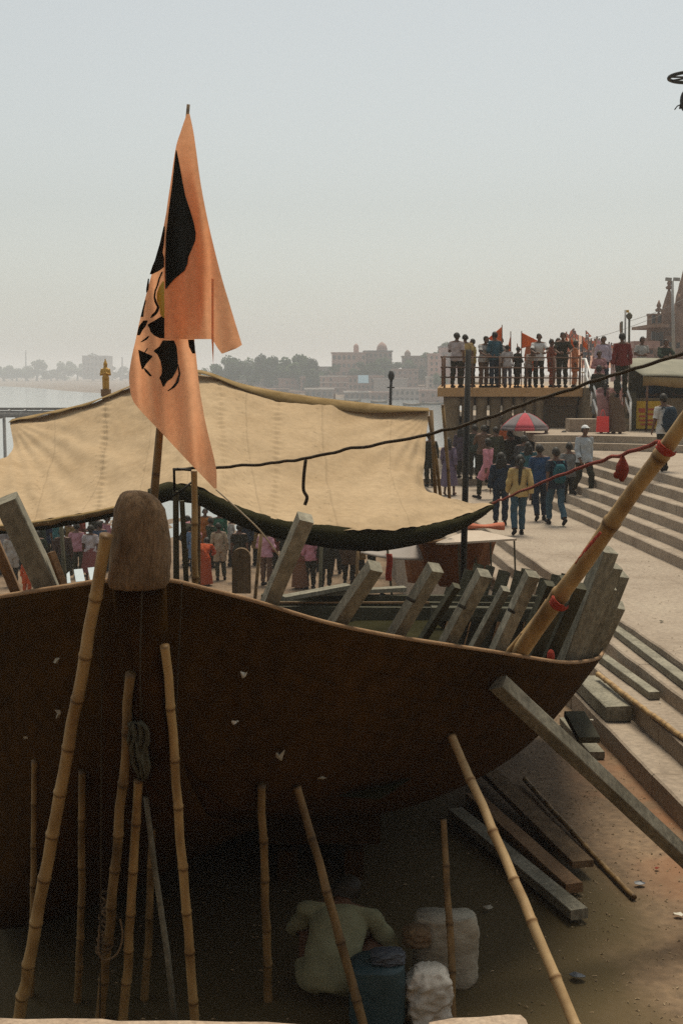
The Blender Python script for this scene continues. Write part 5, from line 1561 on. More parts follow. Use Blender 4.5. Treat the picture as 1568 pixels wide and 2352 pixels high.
for hz, _ in rails:
    b = MB(); b.tube([(PXB + .12, PY1, Z_DECK + hz), (PX0 + .12, PY0 + .1, Z_DECK + hz), (PX1 - .05, PY0 + .1, Z_DECK + hz - .03)], .024, 8); child(plat, b, 'rail', 'rail_brown', smooth=True)
for px in (1020, 1084, 1146, 1208, 1270, 1330):
    c = at(px, 880, PY0 + .1); b = MB(); b.tube([(c.x, c.y, Z_DECK), (c.x, c.y, Z_DECK + 1.02)], .036 if px in (1020, 1330) else .024, 8); child(plat, b, 'rail_post', 'rail_brown', smooth=True)
for Y in (43, 46, 49, 52):
    x_ = PX0 + (PXB - PX0) * (Y - PY0) / (PY1 - PY0) + .12; b = MB(); b.tube([(x_, Y, Z_DECK), (x_, Y, Z_DECK + 1.02)], .024, 8); child(plat, b, 'rail_post', 'rail_brown', smooth=True)

# orange flags carried on the platform
def pennant(label, px, y0, y1, pole0, Y, side, fl, m='small_flag'):
    """pole foot to top, flag flying to one side"""
    e = empty('pennant', (at(px, pole0, Y).x, Y, at(px, pole0, Y).z), label, 'flag')
    b = MB(); b.tube([at(px, pole0, Y), at(px + (1 if side > 0 else -1), y0 - 3, Y)], .016, 6); child(e, b, 'pole', 'rail_brown', smooth=True)
    b = MB(); rows = []
    for i in range(12):
        t = i / 11; rr = []
        for k in range(10):
            u = k / 9
            yy = y0 + (y1 - y0) * (t * (1 - u) + u * (.45 + .25 * t * (1 - u)))
            rr.append(at(px + side * fl * u, yy + fl * .12 * u, Y + .10 * sin(u * 7 + t * 2) * u))
        rows.append(rr)
    b.grid(rows); o = child(e, b, 'cloth', m, smooth=True); solidify(o, .006)
    return e


pennant('orange triangular flag flying left, leftmost above the platform', 1153, 749, 802, 886, 41.3, -1, 32)
pennant('slim furled orange flag second above the platform', 1173, 764, 850, 886, 41.6, -1, 9)
pennant('large orange flag flying right in the middle of the platform', 1196, 763, 800, 886, 41.5, 1, 42)
pennant('tattered pale orange flag hanging behind the large one', 1218, 778, 862, 886, 41.9, 1, 14)
pennant('thin leaning orange flag right of the white shirt', 1262, 780, 812, 860, 42.4, 1, 8)
pennant('small red flag beside the person in black', 1277, 790, 818, 870, 42.2, 1, 16)

for i, (px, y0, y1, sd, fl, lab) in enumerate([(1297, 768, 800, 1, 7, 'tall thin red pennant above the one in black'), (1308, 776, 802, 1, 12, 'small saffron flag right of the tall red pennant'), (1322, 784, 806, -1, 10, 'short saffron flag at the railing end'), (1186, 792, 812, 1, 11, 'little saffron flag low between the two big ones'), (1242, 790, 812, 1, 10, 'little saffron flag beside the white shirt'), (1336, 778, 800, 1, 10, 'saffron flag just past the railing end'), (1350, 786, 806, -1, 9, 'small saffron flag before the lavender shirt'), (1124, 786, 806, -1, 8, 'tiny red flag left of the teal shirt')]):
    pennant(lab, px, y0, y1, 884, 42.6 + .2 * i, sd, fl)

# staircase to the platform with white handrails
sx0, sx1 = PX1 + .02, at(1446, 900, 38.3).x
stairs = tag(bpy.data.objects.new('staircase', None), kind='structure'); stairs.location = ((sx0 + sx1) / 2, 39, Z_TOP); COL.objects.link(stairs)
for k in range(7):
    b = MB(); z1 = Z_TOP + .1857 * (k + 1); y0 = 38.0 + .30 * k
    b.box(((sx0 + sx1) / 2, (y0 + 41 + .03 * k) / 2, (z1 + Z_TOP - .2) / 2), sx1 - sx0 - .004 * k, 41 + .03 * k - y0, z1 - Z_TOP + .2); child(stairs, b, 'step', 'concrete')
b = MB(); b.prism([(sx0, 41.3), (40, 41.3), (40, 75), (sx0, 75)], Z_TOP - .5, Z_DECK - .004); tag(b.build('upper_terrace', 'step_stone'), kind='structure')
for s_, px, lab in ((-1, 1338, 'left'), (1, 1448, 'right')):
    x0 = sx0 + .06 if s_ < 0 else sx1 - .06
    e = empty('handrail', (x0, 38.5, Z_TOP), 'white painted steel handrail on the %s side of the stairs' % lab, 'handrail')
    for hh in (.92, .5):
        b = MB(); b.tube([(x0, 37.9, Z_TOP + hh), (x0, 40.0, Z_DECK + hh), (x0 + s_ * .05, 40.3, Z_DECK + hh)], .035, 8); child(e, b, 'rail', 'white_paint', smooth=True)
    for y, z in ((37.92, Z_TOP), (38.95, Z_TOP + .65), (40.0, Z_DECK)):
        b = MB(); b.tube([(x0, y, z), (x0, y, z + .92)], .035, 8); child(e, b, 'post', 'white_paint', smooth=True)
b = MB(); b.box((sx0 - .35, 37.7, Z_TOP + .19), 1.1, .7, .40); tag(b.build('stone_block', 'step_stone'), 'low stone block at the foot of the left handrail', 'stone')

# kiosk with grey canopy and yellow banner at the right edge
kx0 = sx1 + .03
kiosk = empty('kiosk', (kx0 + 1.5, 38.6, Z_TOP), 'roadside kiosk with a grey sheet canopy, dark inside, right of the stairs', 'kiosk')
b = MB(); b.box((kx0 + .08, 38.4, (Z_TOP + Z_DECK) / 2 - .05), .14, .3, Z_DECK - Z_TOP - .1); child(kiosk, b, 'pillar', 'dark_timber')
b = MB(); b.box((kx0 + 2.4, 38.7, Z_TOP + .5), 4.2, .5, 1.0); child(kiosk, b, 'counter', 'concrete')
b = MB(); b.box((kx0 + 2.4, 39.5, Z_TOP + .9), 4.4, .2, 2.2); child(kiosk, b, 'back_wall', 'dark_timber')
b = MB(); rows = []
for i in range(8):
    t = i / 7
    rows.append([(kx0 - .1 + (4.8) * u + .25 * (1 - t) * (1 - u), 37.4 + 2.4 * t, 4.16 + .52 * t + .03 * sin(u * 9) - .06 * sin(u * pi) * (1 - t) - .04 * (u > .98)) for u in [k / 14 for k in range(15)]])
b.grid(rows); o = child(kiosk, b, 'canopy', 'canopy_grey', smooth=True); solidify(o, .03)
b = MB(); b.grid([[(kx0 + .15 + 4.6 * u, 37.42, 4.14 - .06 * sin(u * pi)) for u in [k / 14 for k in range(15)]], [(kx0 + .15 + 4.6 * u, 37.46, 3.86 - .05 * sin(u * pi) + .03 * sin(u * 20)) for u in [k / 14 for k in range(15)]]]); o = child(kiosk, b, 'valance', 'hem_and_ridge_shade', smooth=True); solidify(o, .02)
for x in (kx0 + .3, kx0 + 3.2):
    b = MB(); b.tube([(x, 37.5, Z_TOP), (x, 37.5, 4.15)], .035, 8); child(kiosk, b, 'canopy_post', 'rail_brown', smooth=True)
bx0, bx1 = at(1461, 950, 38.3).x, at(1526, 950, 38.3).x
ban = empty('banner', ((bx0 + bx1) / 2, 38.35, Z_TOP + .1), 'yellow printed banner with red lettering on the kiosk front', 'banner')
z0, z1 = at(1490, 985, 38.3).z, at(1490, 921, 38.3).z
b = MB(); b.box(((bx0 + bx1) / 2, 38.36, (z0 + z1) / 2), bx1 - bx0, .03, z1 - z0); child(ban, b, 'sheet', 'yellow_banner')
for i, (u0, u1, v) in enumerate([(.08, .3, .66), (.34, .62, .70), (.4, .85, .52), (.1, .32, .45), (.1, .85, .30), (.15, .7, .16)]):
    b = MB(); b.box((bx0 + (bx1 - bx0) * (u0 + u1) / 2, 38.34, z0 + (z1 - z0) * v), (bx1 - bx0) * (u1 - u0), .004, (z1 - z0) * (.16 if i < 1 else .07)); child(ban, b, 'lettering', 'red_print')
for i, (x, c, lab) in enumerate([(.9, (.02, .05, .09), 'dark blue'), (1.7, (.03, .04, .03), 'dark green'), (2.3, (.05, .035, .03), 'brown')]):
    person('person in %s sitting in the shade of the kiosk' % lab, (kx0 + x, 39.1, Z_TOP + .1), 10 + i * 20, 'arms_bent', c, BLACK, 1.5, 'shirt')

# street umbrella
uc = at(1204, 1000, 36.4)
umb = empty('umbrella', (uc.x, uc.y, Z_PLAZA), 'large red and grey panelled vendor umbrella in front of the columns', 'umbrella')
uz = at(1204, 948, 36.4).z; ur = (1262 - 1148) / 2 * 36.4 / F
for k in range(8):
    a0, a1 = 2 * pi * k / 8 + .25, 2 * pi * (k + 1) / 8 + .25
    rows = []
    for i in range(7):
        t = i / 6; rows.append([(uc.x + ur * t * cos(a0 + (a1 - a0) * u) * (1 - .06 * sin(u * pi) * t), uc.y + ur * t * sin(a0 + (a1 - a0) * u) * (1 - .06 * sin(u * pi) * t), uz - .42 * t ** 1.7) for u in (0, .25, .5, .75, 1)])
    b = MB(); b.grid(rows); b.grid([rows[-1], [(x, y, z - .09) for x, y, z in rows[-1]]])
    o = child(umb, b, 'panel', 'umbrella_red' if k % 2 else 'umbrella_grey', smooth=True); solidify(o, .006)
b = MB(); b.tube([(uc.x, uc.y, Z_PLAZA), (uc.x, uc.y, uz + .06)], .022, 8); child(umb, b, 'pole', 'grey_metal', smooth=True)
for k in range(8):
    a = 2 * pi * k / 8 + .25; b = MB(); b.tube([(uc.x, uc.y, uz - .5), (uc.x + ur * .6 * cos(a), uc.y + ur * .6 * sin(a), uz - .23)], .007, 5); child(umb, b, 'rib', 'grey_metal')

# ------------------------------------------------------------------ poles, lamp masts, second boat, table
bp0, bp1 = at(1060, 1345, 16.9), at(1075, 803, 16.9); bp0.z = -.3
b = MB(); b.tube([bp0, bp0.lerp(bp1, .5), bp1], [.050, .046, .040], 10); pole = b.build('post', 'black_metal', smooth=True); tag(pole, 'thick black post standing between the canvas and the platform', 'post')
for (x0, y0, x1, y1, lab) in [(984, 955, 1006, 1112, 'thin dark stick leaning at the canvas corner'), (1016, 930, 1030, 1150, 'thin brown stick leaning in front of the first column')]:
    b = MB(); p1 = at(x0, y0, 18.3); p0 = at(x1, y1, 18.6); p0 = ext(p0, p1, .35)
    b.tube([p0, p0.lerp(p1, .5) + Vector((.02, 0, 0)), p1], .026, 7); tag(b.build('stick', 'bamboo_dark', smooth=True), lab, 'stick')


def boat_hull(name, label, c, L, W, H, rz, m, edge='gunwale_edge', group=None, shade=False):
    e = empty(name, c, label, 'boat', group); R = Matrix.Rotation(rz, 3, 'Z'); n = 18; m_ = 8; rows = []
    for i in range(n + 1):
        t = i / n; w = W / 2 * max(.02, sin(pi * min(1, max(0, t)) ** .9)) ** .6; z1 = H * (.75 + .5 * (2 * t - 1) ** 2); z0 = H * .12 * (2 * t - 1) ** 2
        row = []
        for k in range(-m_, m_ + 1):
            u = k / m_; row.append(Vector(c) + R @ Vector(((t - .5) * L * (1 - .08 * (1 - abs(u))), w * (abs(u) ** .5) * (1 if u > 0 else -1), z0 + (z1 - z0) * abs(u) ** 2.2)))
        rows.append(row)
    b = MB(); b.grid(rows); o = child(e, b, 'hull', m, smooth=True); solidify(o, .05)
    for s_ in (0, -1):
        b = MB(); b.tube([r[s_] for r in rows], .04, 5); child(e, b, 'gunwale', edge)
    for t in (.3, .5, .7):
        i = int(t * n); b = MB(); b.bar(rows[i][1], rows[i][-2], .18, .04); child(e, b, 'thwart', edge)
    if shade:
        b = MB()
        for sx in (-.22, .22):
            for sy in (-.35, .35):
                p = Vector(c) + R @ Vector((sx * L, sy * W, H * .6)); b.tube([p, p + Vector((0, 0, 1.6))], .03, 5)
        child(e, b, 'canopy_posts', 'grey_metal')
        b = MB(); b.grid([[Vector(c) + R @ Vector((x * L, y * W, H * .6 + 1.62 + .12 * cos(y * 3))) for y in (-.45, -.2, 0, .2, .45)] for x in (-.3, -.1, .1, .3)])
        o = child(e, b, 'canopy', 'pale_sheet'); solidify(o, .03)
    return e


sb = empty('boat_stern', at(1045, 1330, 19.5), 'rust-brown stern of a second boat behind the black post', 'boat')
st = [[(978, 1244), (1112, 1240)], [(980, 1262), (1106, 1262)], [(985, 1290), (1096, 1290)], [(996, 1320), (1080, 1325)], [(1010, 1345), (1060, 1350)]]
b = MB(); b.grid([[at(a[0] + (c[0] - a[0]) * k / 8, a[1] + (c[1] - a[1]) * k / 8, 19.4 + .5 * (k / 8 - .5) ** 2 + j * .12) for k in range(9)] for j, (a, c) in enumerate(st)])
b.grid([[at(1112 - 8 * j + 10 * q - 10, st[j][1][1] - q * 3, 19.5 + j * .12 + q * .8) for q in range(5)] for j in range(5)])
b.grid([[at(978 + 4 * j - q * 14, st[j][0][1] - q * 2, 19.5 + j * .12 + q * .7) for q in range(5)] for j in range(5)])
mat('rust_hull', (.085, .03, .010), (.15, .06, .02), scale=2, rough=.95, spec=.05, fine=.2)
o = child(sb, b, 'transom', 'rust_hull', smooth=True); solidify(o, .04)
b = MB(); b.tube([at(978, 1243, 19.35), at(1045, 1241, 19.35), at(1112, 1239, 19.4)], .03, 6); child(sb, b, 'gunwale', 'gunwale_edge')

tb0 = on(1120, 1300, .4)
tab = empty('table', at(1120, 1310, 19.0), 'low board table with thin legs beside the awning corner', 'table')
TZ = 18.4
c4 = [at(1005, 1222, 19.0), at(1068, 1210, 20.2), at(1182, 1236, 19.2), at(1128, 1243, 18.2)]
zt = sum(p.z for p in c4) / 4
c4 = [on(x, y, zt) for x, y in ((1000, 1246), (1085, 1214), (1186, 1237), (1020, 1247))]
b = MB(); b.prism([(p.x, p.y) for p in c4], zt - .03, zt); child(tab, b, 'board', 'table_board')
for px, py in ((1125, 1240), (1180, 1238), (1052, 1246), (1090, 1222)):
    p = on(px, py, zt - .03); b = MB(); b.tube([(p.x, p.y, p.z), (p.x + .03, p.y, max(.0, p.z - .62))], .014, 6); child(tab, b, 'leg', 'dark_timber')
p = on(1098, 1214, zt); b = MB(); rows = [[(p.x - .35 + .75 * u, p.y + .1 * sin(u * 5), zt + .03 + .10 * v * (1 - .4 * u) + .01 * sin(u * 20)) for u in [k / 12 for k in range(13)]] for v in (0, .5, 1)]
b.loft([[(p.x - .4 + .8 * u, p.y - .06 + .03 * sin(a), zt + .06 + (.05 + .02 * sin(u * 8)) * sin(a)) if False else (p.x - .4 + .8 * u, p.y - .1 + .12 * cos(a), zt + .05 + (.045 + .02 * sin(u * 8)) * sin(a)) for a in [q * 2 * pi / 10 for q in range(10)]] for u in [k / 10 for k in range(11)]], cap=True)
tag(b.build('folded_cloth', cloth((.50, .17, .10)), smooth=True), 'folded orange-red cloth on the table board', 'cloth')

b = MB(); rows = []
for i in range(6):
    t = i / 5; rows.append([at(828 + 158 * u, 1248 + 10 * t + (34 - 22 * (1 - u)) * t + 4 * sin(u * 4), 20.5 - .3 * t) for u in [k / 16 for k in range(17)]])
b.grid(rows); o = b.build('sheet', 'pale_sheet', smooth=True); solidify(o, .01); tag(o, 'pale grey cloth sheet hanging below the black awning edge', 'sheet')
for (x0, y0, x1, y1, d, w, m, lab) in [(590, 1330, 600, 1225, 20, .06, 'bamboo_dark', 'brown post under the awning left of the first rib'), (818, 1345, 822, 1250, 20, .05, 'bamboo_dark', 'thin post at the left end of the pale sheet'), (893, 1300, 886, 1225, 20.3, .04, 'dark_timber', 'slanting stick holding the pale sheet'),
                                       (735, 1340, 738, 1240, 22, .06, 'dark_timber', 'dark post deep under the awning'), (150, 1330, 140, 1190, 22, .07, 'dark_timber', 'dark post under the left side of the awning')]:
    b = MB(); p0, p1 = at(x0, y0, d), at(x1, y1, d); p0 = p0 + (p0 - p1) * ((p0.z - ground_z(p0.x, p0.y)) / max(.1, (p1.z - p0.z)))
    b.tube([p0, p1], w / 2, 7); tag(b.build('post', m, smooth=True), lab, 'post')
b = MB(); b.loft([[at(893 + 7 * cos(a) + 1.5 * sin(v * 6), 1272 + v * 62, 19.5 + .05 * sin(a)) for a in [q * 2 * pi / 10 for q in range(10)]] for v in [k / 8 for k in range(9)]], cap=True)
tag(b.build('red_cloth', 'red_cloth', smooth=True), 'red cloth hanging under the pale sheet', 'cloth')
# pale blue boat seats seen left of the bow
bb_ = empty('rowing_boat', at(180, 1350, 24), 'pale blue rowing boat with two white boards, left of the bow post', 'boat')
for (q, nm) in (([(132, 1338), (160, 1312), (163, 1338), (136, 1342)], 'board'), ([(170, 1308), (190, 1306), (196, 1334), (175, 1336)], 'board'), ([(202, 1304), (222, 1302), (230, 1330), (208, 1332)], 'board')):
    b = MB(); vs = [at(x, y, 24.2 - (y - 1300) * .012) for x, y in q]; b.add(vs + [v + Vector((0, .02, -.06)) for v in vs], [(0, 1, 2, 3), (7, 6, 5, 4), (0, 4, 5, 1), (1, 5, 6, 2), (2, 6, 7, 3), (3, 7, 4, 0)]); child(bb_, b, nm, 'blue_board')
b = MB(); b.grid([[at(118 + 120 * u, 1340 + 3 * sin(u * 3), 23.4) for u in [k / 8 for k in range(9)]], [at(124 + 108 * u, 1400, 23.6) for u in [k / 8 for k in range(9)]]]); o = child(bb_, b, 'side', mat('blue_paint', (.12, .20, .21), (.18, .27, .28), scale=3)); solidify(o, .05)

# lamp post on the river edge, steel frame, golden statue
lp = empty('lamp_post', (at(895, 940, 60).x, 60, Z_WATER + 1.5), 'dark lamp post with crossarms rising behind the canvas ridge', 'lamp post')
b = MB(); c = at(894, 975, 60); t_ = at(898, 872, 60); b.tube([(c.x, 60, Z_WATER), c, t_], .07, 8); child(lp, b, 'shaft', 'black_metal', smooth=True)
b = MB(); b.lathe(at(898, 870, 60), [(.05, -.1), (.14, .0), (.16, .18), (.10, .34), (.03, .4)], 10); child(lp, b, 'lantern', 'black_metal', smooth=True)
b = MB(); q = at(897, 890, 60); b.bar(q - Vector((.18, 0, 0)), q + Vector((.18, 0, 0)), .06, .06); child(lp, b, 'crossarm', 'black_metal')

gs = empty('statue', (at(244, 912, 34).x, 34, at(244, 912, 34).z - .5), 'slim golden standing figure on a dark pedestal above the canvas', 'statue')
c = at(244, 909, 34)
gs_top = at(244, 824, 34).z - c.z
b = MB()
k = gs_top / 1.02
capsule(b, c + Vector((-.05, 0, .18)) * k, c + Vector((-.04, 0, .50)) * k, .045 * k, .06 * k); capsule(b, c + Vector((.05, 0, .18)) * k, c + Vector((.04, 0, .50)) * k, .045 * k, .06 * k)
capsule(b, c + Vector((0, 0, .50)) * k, c + Vector((0, 0, .70)) * k, .085 * k, .095 * k); capsule(b, c + Vector((0, 0, .74)) * k, c + Vector((0, 0, .82)) * k, .035 * k, .055 * k)
for s_ in (-1, 1):
    capsule(b, c + Vector((.10 * s_, 0, .72)) * k, c + Vector((.13 * s_, -.03, .58)) * k, .035 * k, .03 * k); capsule(b, c + Vector((.13 * s_, -.03, .58)) * k, c + Vector((.03 * s_, -.10, .62)) * k, .03 * k, .022 * k)
b.lathe(c, [(.055 * k, .84 * k), (.06 * k, .88 * k), (.03 * k, .95 * k), (.012 * k, 1.02 * k)], 10)
me = child(gs, b, 'figure', 'gold', smooth=True); md = me.modifiers.new('r', 'REMESH'); md.mode = 'VOXEL'; md.voxel_size = .012; md.use_smooth_shade = True
b = MB(); b.box(c + Vector((0, 0, .08 * k)), .24 * k, .24 * k, .2 * k); b.box(c + Vector((0, 0, -.6)), .18 * k, .18 * k, 1.2); child(gs, b, 'pedestal', 'tan_plank')

fr_ = empty('steel_frame', (at(120, 1000, 44).x, 44, Z_WATER), 'long grey steel pergola frame by the water at the left edge', 'frame')
def bar_px(a, c, w, nm='beam', m='grey_metal', da=44, dc=44):
    b = MB(); b.bar(at(a[0], a[1], da), at(c[0], c[1], dc), w, w); child(fr_, b, nm, m)
for y0, y1, d in ((943, 934, 44), (960, 950, 42.5), (950, 941, 43.3), (956, 946, 42.9)):
    bar_px((-60, y0 - 4), (240, y1 + 5), .09, 'beam', 'grey_metal', d, d)
for x in (-20, 14, 50, 87, 124, 162, 200, 232):
    bar_px((x + 10, 941 + x * .01), (x - 12, 959 + x * .01), .07, 'rafter', 'grey_metal', 44, 42.5)
for x, d in ((40, 42.5), (155, 42.5), (188, 44), (10, 44)):
    b = MB(); p = at(x, 958, d); b.tube([(p.x, p.y, Z_WATER - .5), p], .06, 8); child(fr_, b, 'post', 'grey_metal', smooth=True)

# small craft moored below the frame, on the near shore
boat_hull('moored_boat', 'dark moored boat below the steel frame at the left edge', (at(15, 990, 52).x, 52, Z_WATER - .1), 6, 1.6, .9, .2, 'dark_timber')
boat_hull('moored_boat', 'grey moored boat with a canopy under the steel frame', (at(-5, 1010, 46).x, 46, Z_WATER - .1), 6, 1.7, .9, .1, 'grey_timber', shade=True)
q = at(108, 988, 46); b = MB(); b.tube([(q.x - .2, q.y, Z_WATER), at(113, 968, 46)], .05, 6); b.tube([at(108, 985, 46), at(114, 966, 46)], [.09, .03], 6); tag(b.build('mooring_pole', 'rust_hull'), 'leaning brown mooring pole with a furled rag', 'pole')

# ------------------------------------------------------------------ far banks, city and trees
BANK = [(32, 60), (36, 100), (46, 160), (58, 260), (60, 350), (36, 425), (-10, 445), (-70, 480), (-130, 600), (-230, 850), (-420, 1130), (-900, 1300), (-2200, 1450)]
SB = spline([(x, y, 0) for x, y in BANK], 120)
prof = [(-6, Z_WATER - 2), (0, Z_WATER - .15), (3, -3.5), (10, -2.8), (18, -2.2), (30, -1.2), (60, 1.2), (160, 3.2), (700, 3.6)]
rows = []
for i, p in enumerate(SB):
    d = np.array(SB[min(i + 1, 119)]) - np.array(SB[max(i - 1, 0)]); d = d / np.linalg.norm(d)
    nrm = (d[1], -d[0]); far = smooth(500, 800, p[1])
    rows.append([(p[0] + nrm[0] * o * (1 + 2 * far), p[1] + nrm[1] * o * (1 + 2 * far), z if o < 1 else z * (1 - .75 * far) - 2.2 * far + .5 * noise.noise(Vector((i * .4, o * .1, 0)))) for o, z in prof])
b = MB(); b.grid(rows); tag(b.build('far_bank', 'bank', smooth=True), kind='structure')
b = MB(); b.grid([[(-3000, 1180, Z_WATER + .3), (-250, 1000, Z_WATER + .3)], [(-3000, 1290, Z_WATER + 1), (-250, 1160, Z_WATER + 1)]]); tag(b.build('sand_bar', 'sand'), kind='structure')

WIN = {}


def box_mesh(key, sx, sy, sz):
    if key not in WIN:
        b = MB(); b.box((0, 0, 0), sx, sy, sz); me = bpy.data.meshes.new('window'); me.from_pydata([tuple(p) for p in b.v], [], b.f); me.materials.append(M['window_dark']); WIN[key] = me
    return WIN[key]


def building(label, x0, x1, ytop, ybot, Y, c, floors, cols, depth=9, top=None, yaw=0.0, win=True, group='buildings on the far bank', band=None, name='building'):
    """front given in photograph units at distance Y"""
    a, d = at(x0, ybot, Y), at(x1, ytop, Y); w, h = d.x - a.x, d.z - a.z; cx, cz = (a.x + d.x) / 2, (a.z + d.z) / 2
    e = empty(name, (cx, Y + depth / 2, a.z), label, 'building', group)
    key = 'wall_%.2f_%.2f_%.2f' % c
    if key not in M: mat(key, tuple(v * .85 for v in c), c, scale=.25, detail=8, fine=.15)
    b = MB(); b.box((cx, Y + depth / 2, cz - 1), w, depth, h + 2); child(e, b, 'wall', key)
    b = MB(); b.box((cx, Y + depth / 2, d.z + .25), w + .7, depth + .7, .5); child(e, b, 'roof', band or key)
    fh = h / floors
    if win:
        for f in range(floors):
            for k in range(cols):
                if rng.random() < .1: continue
                me = box_mesh('w%.1f' % fh, fh * .34, .16, fh * .46)
                o = bpy.data.objects.new('window', me); COL.objects.link(o); o.parent = e
                o.location = (a.x + w * (k + .5) / cols - cx, -depth / 2 - .03, fh * (f + .52))
            if band and f:
                b = MB(); b.box((cx, Y - .35, a.z + fh * f), w + .3, .7, .3); child(e, b, 'balcony', band)
    if top:
        b = MB(); tx, tw, ty = top; p = at(tx, ty, Y); q = at(tx + tw, ytop, Y); b.box(((p.x + q.x) / 2, Y + depth / 2, (p.z + d.z) / 2), q.x - p.x, (q.x - p.x), p.z - d.z); child(e, b, 'tower', key)
        b = MB(); r = (q.x - p.x) * .5; b.lathe(((p.x + q.x) / 2, Y + depth / 2, p.z), [(r, 0), (r * .9, r * .5), (r * .5, r), (.1, r * 1.3)], 10); child(e, b, 'dome', key, smooth=True)
    return e


mat('pale_band', (.46, .38, .32), (.56, .47, .40), scale=.3)
mat('dark_roof', (.13, .105, .10), (.19, .155, .14), scale=.3)
C1, C2, C3, C4, C5 = (.42, .24, .18), (.34, .20, .155), (.48, .34, .26), (.26, .17, .13), (.38, .30, .26)
for a in [
    ('pink building with pale balcony bands and a dark roof', 735, 800, 866, 903, 455, C1, 3, 4, 10, None, 0, True, None, 'pale_band'),
    ('long salmon palace with a small domed tower', 762, 840, 812, 868, 470, C1, 3, 7, 12, (812, 12, 796), 0, True, None, None),
    ('brown palace with rooftop pavilion', 836, 900, 808, 860, 475, C2, 3, 6, 12, (866, 24, 800), 0, True, None, 'dark_roof'),
    ('low brown ghat wall below the palaces', 800, 880, 866, 912, 440, C2, 3, 8, 10, None, 0, True, None, None),
    ('wide tan retaining building below the trees', 858, 935, 872, 916, 435, C5, 3, 7, 10, None, 0, False, None, None),
    ('pinkish house right of the lamp post', 900, 960, 850, 890, 452, C2, 3, 5, 10, None, 0, True, None, None),
    ('grey-pink house with a square turret', 925, 985, 820, 862, 470, C4, 3, 5, 10, (930, 14, 812), 0, True, None, None),
    ('pale stepped building near the platform', 982, 1030, 868, 918, 420, C3, 4, 4, 10, None, 0, True, None, 'pale_band'),
    ('red-brown house left of the platform', 985, 1040, 815, 870, 430, C1, 4, 5, 10, None, 0, True, None, None),
    ('tall reddish house behind the platform corner', 1012, 1075, 798, 850, 410, (.40, .19, .15), 4, 5, 10, None, 0, True, None, 'dark_roof'),
    ('low pink house on the left of the palaces', 690, 740, 868, 902, 465, C1, 2, 4, 9, None, 0, True, None, None),
    ('small terracotta house among the left trees', 640, 690, 872, 900, 480, (.40, .22, .17), 2, 4, 9, None, 0, True, None, None),
    ('pale bluish house among the left trees', 545, 575, 868, 900, 520, (.40, .42, .44), 2, 3, 9, None, 0, True, None, None),
    ('small tan house far left of the bay', 585, 640, 878, 905, 500, C3, 2, 4, 9, None, 0, True, None, None),
    ('brown waterside house with a white awning band', 700, 765, 895, 914, 440, C4, 1, 5, 7, None, 0, True, None, 'pale_band'),
    ('low dark waterside shed under the palaces', 790, 850, 902, 918, 425, C4, 1, 5, 7, None, 0, True, None, 'pale_band'),
    ('low pinkish waterside shed right of the dark one', 850, 905, 904, 922, 410, C2, 1, 4, 7, None, 0, True, None, None),
    ('long low ghat building behind the lamp post', 895, 975, 895, 926, 400, C5, 2, 7, 8, None, 0, True, None, None),
    ('pink ghat house with dark openings left of the columns', 965, 1022, 900, 932, 370, C2, 2, 5, 8, None, 0, True, None, None),
    ('hazy block on the far left shore', 190, 245, 818, 866, 1120, (.30, .27, .25), 4, 6, 30, None, 0, True, None, None),
]:
    building(*a[:9], depth=a[9], top=a[10], win=a[12], band=a[14])
r3 = random.Random(11)
PAL = [('salmon', C1), ('brown', C2), ('sandy', C3), ('dark brown', C4), ('greyish', C5), ('rose', (.40, .25, .22)), ('umber', (.22, .15, .12))]
ORD = ['first', 'second', 'third', 'fourth', 'fifth', 'sixth', 'seventh', 'eighth', 'ninth', 'tenth', 'eleventh', 'twelfth', 'thirteenth', 'fourteenth', 'fifteenth', 'sixteenth', 'seventeenth', 'eighteenth', 'nineteenth', 'twentieth']
for row, (xa, xb, ybs, hs_, Y0) in {'waterside': (545, 1035, 916, (9, 17), 428), 'second': (530, 1030, 903, (14, 24), 452), 'third': (560, 1030, 888, (16, 28), 474), 'topmost': (600, 1020, 868, (14, 26), 500)}.items():
    x = xa; i = 0
    while x < xb and i < 20:
        w = r3.uniform(20, 38); cn, cc = r3.choice(PAL); far = (xb - x) / (xb - xa) * 45; h_ = r3.uniform(*hs_)
        sl = np.interp(x, [545, 700, 850, 1035], [-10, -3, 2, 10])
        building('small %s house on the far bank, %s from the left in the %s row' % (cn, ORD[i], row), x, x + w, ybs + sl - h_, ybs + sl + 3, Y0 + far + r3.uniform(-4, 4), cc, max(1, round(h_ / 9)), max(2, round(w / 8)), depth=8, band=r3.choice((None, None, 'pale_band', 'dark_roof')))
        x += w + r3.uniform(-2, 7); i += 1
# blue awning and boats along the far shore
b = MB(); b.grid([[at(822 + 24 * u, 862 + 3 * v, 434 - 2 * v) for u in (0, .5, 1)] for v in (0, 2, 6)]); o = b.build('tarpaulin', mat('blue_tarp', (.09, .15, .19), (.12, .19, .23), scale=.5)); solidify(o, .1); tag(o, 'faded blue tarpaulin roof on the far ghat', 'tarpaulin')
for i, (px, py, L, lab) in enumerate([(810, 921, 5, 'small dark boat on the river left of the lamp post'), (946, 930, 5, 'flat pale boat right of the lamp post'), (992, 928, 7, 'dark boat near the columns on the far water'), (62, 886, 9, 'tiny dark boat far out on the left water'), (700, 916, 6, 'small boat at the far shore above the canvas ridge'), (870, 924, 5, 'thin boat under the tan retaining building')]):
    q = on(px, py + 2, Z_WATER)
    boat_hull('rowing_boat', lab, (q.x, q.y, Z_WATER - .15), L, 1.6, .8, .1 * (-1) ** i, 'dark_timber', group='boats on the river')
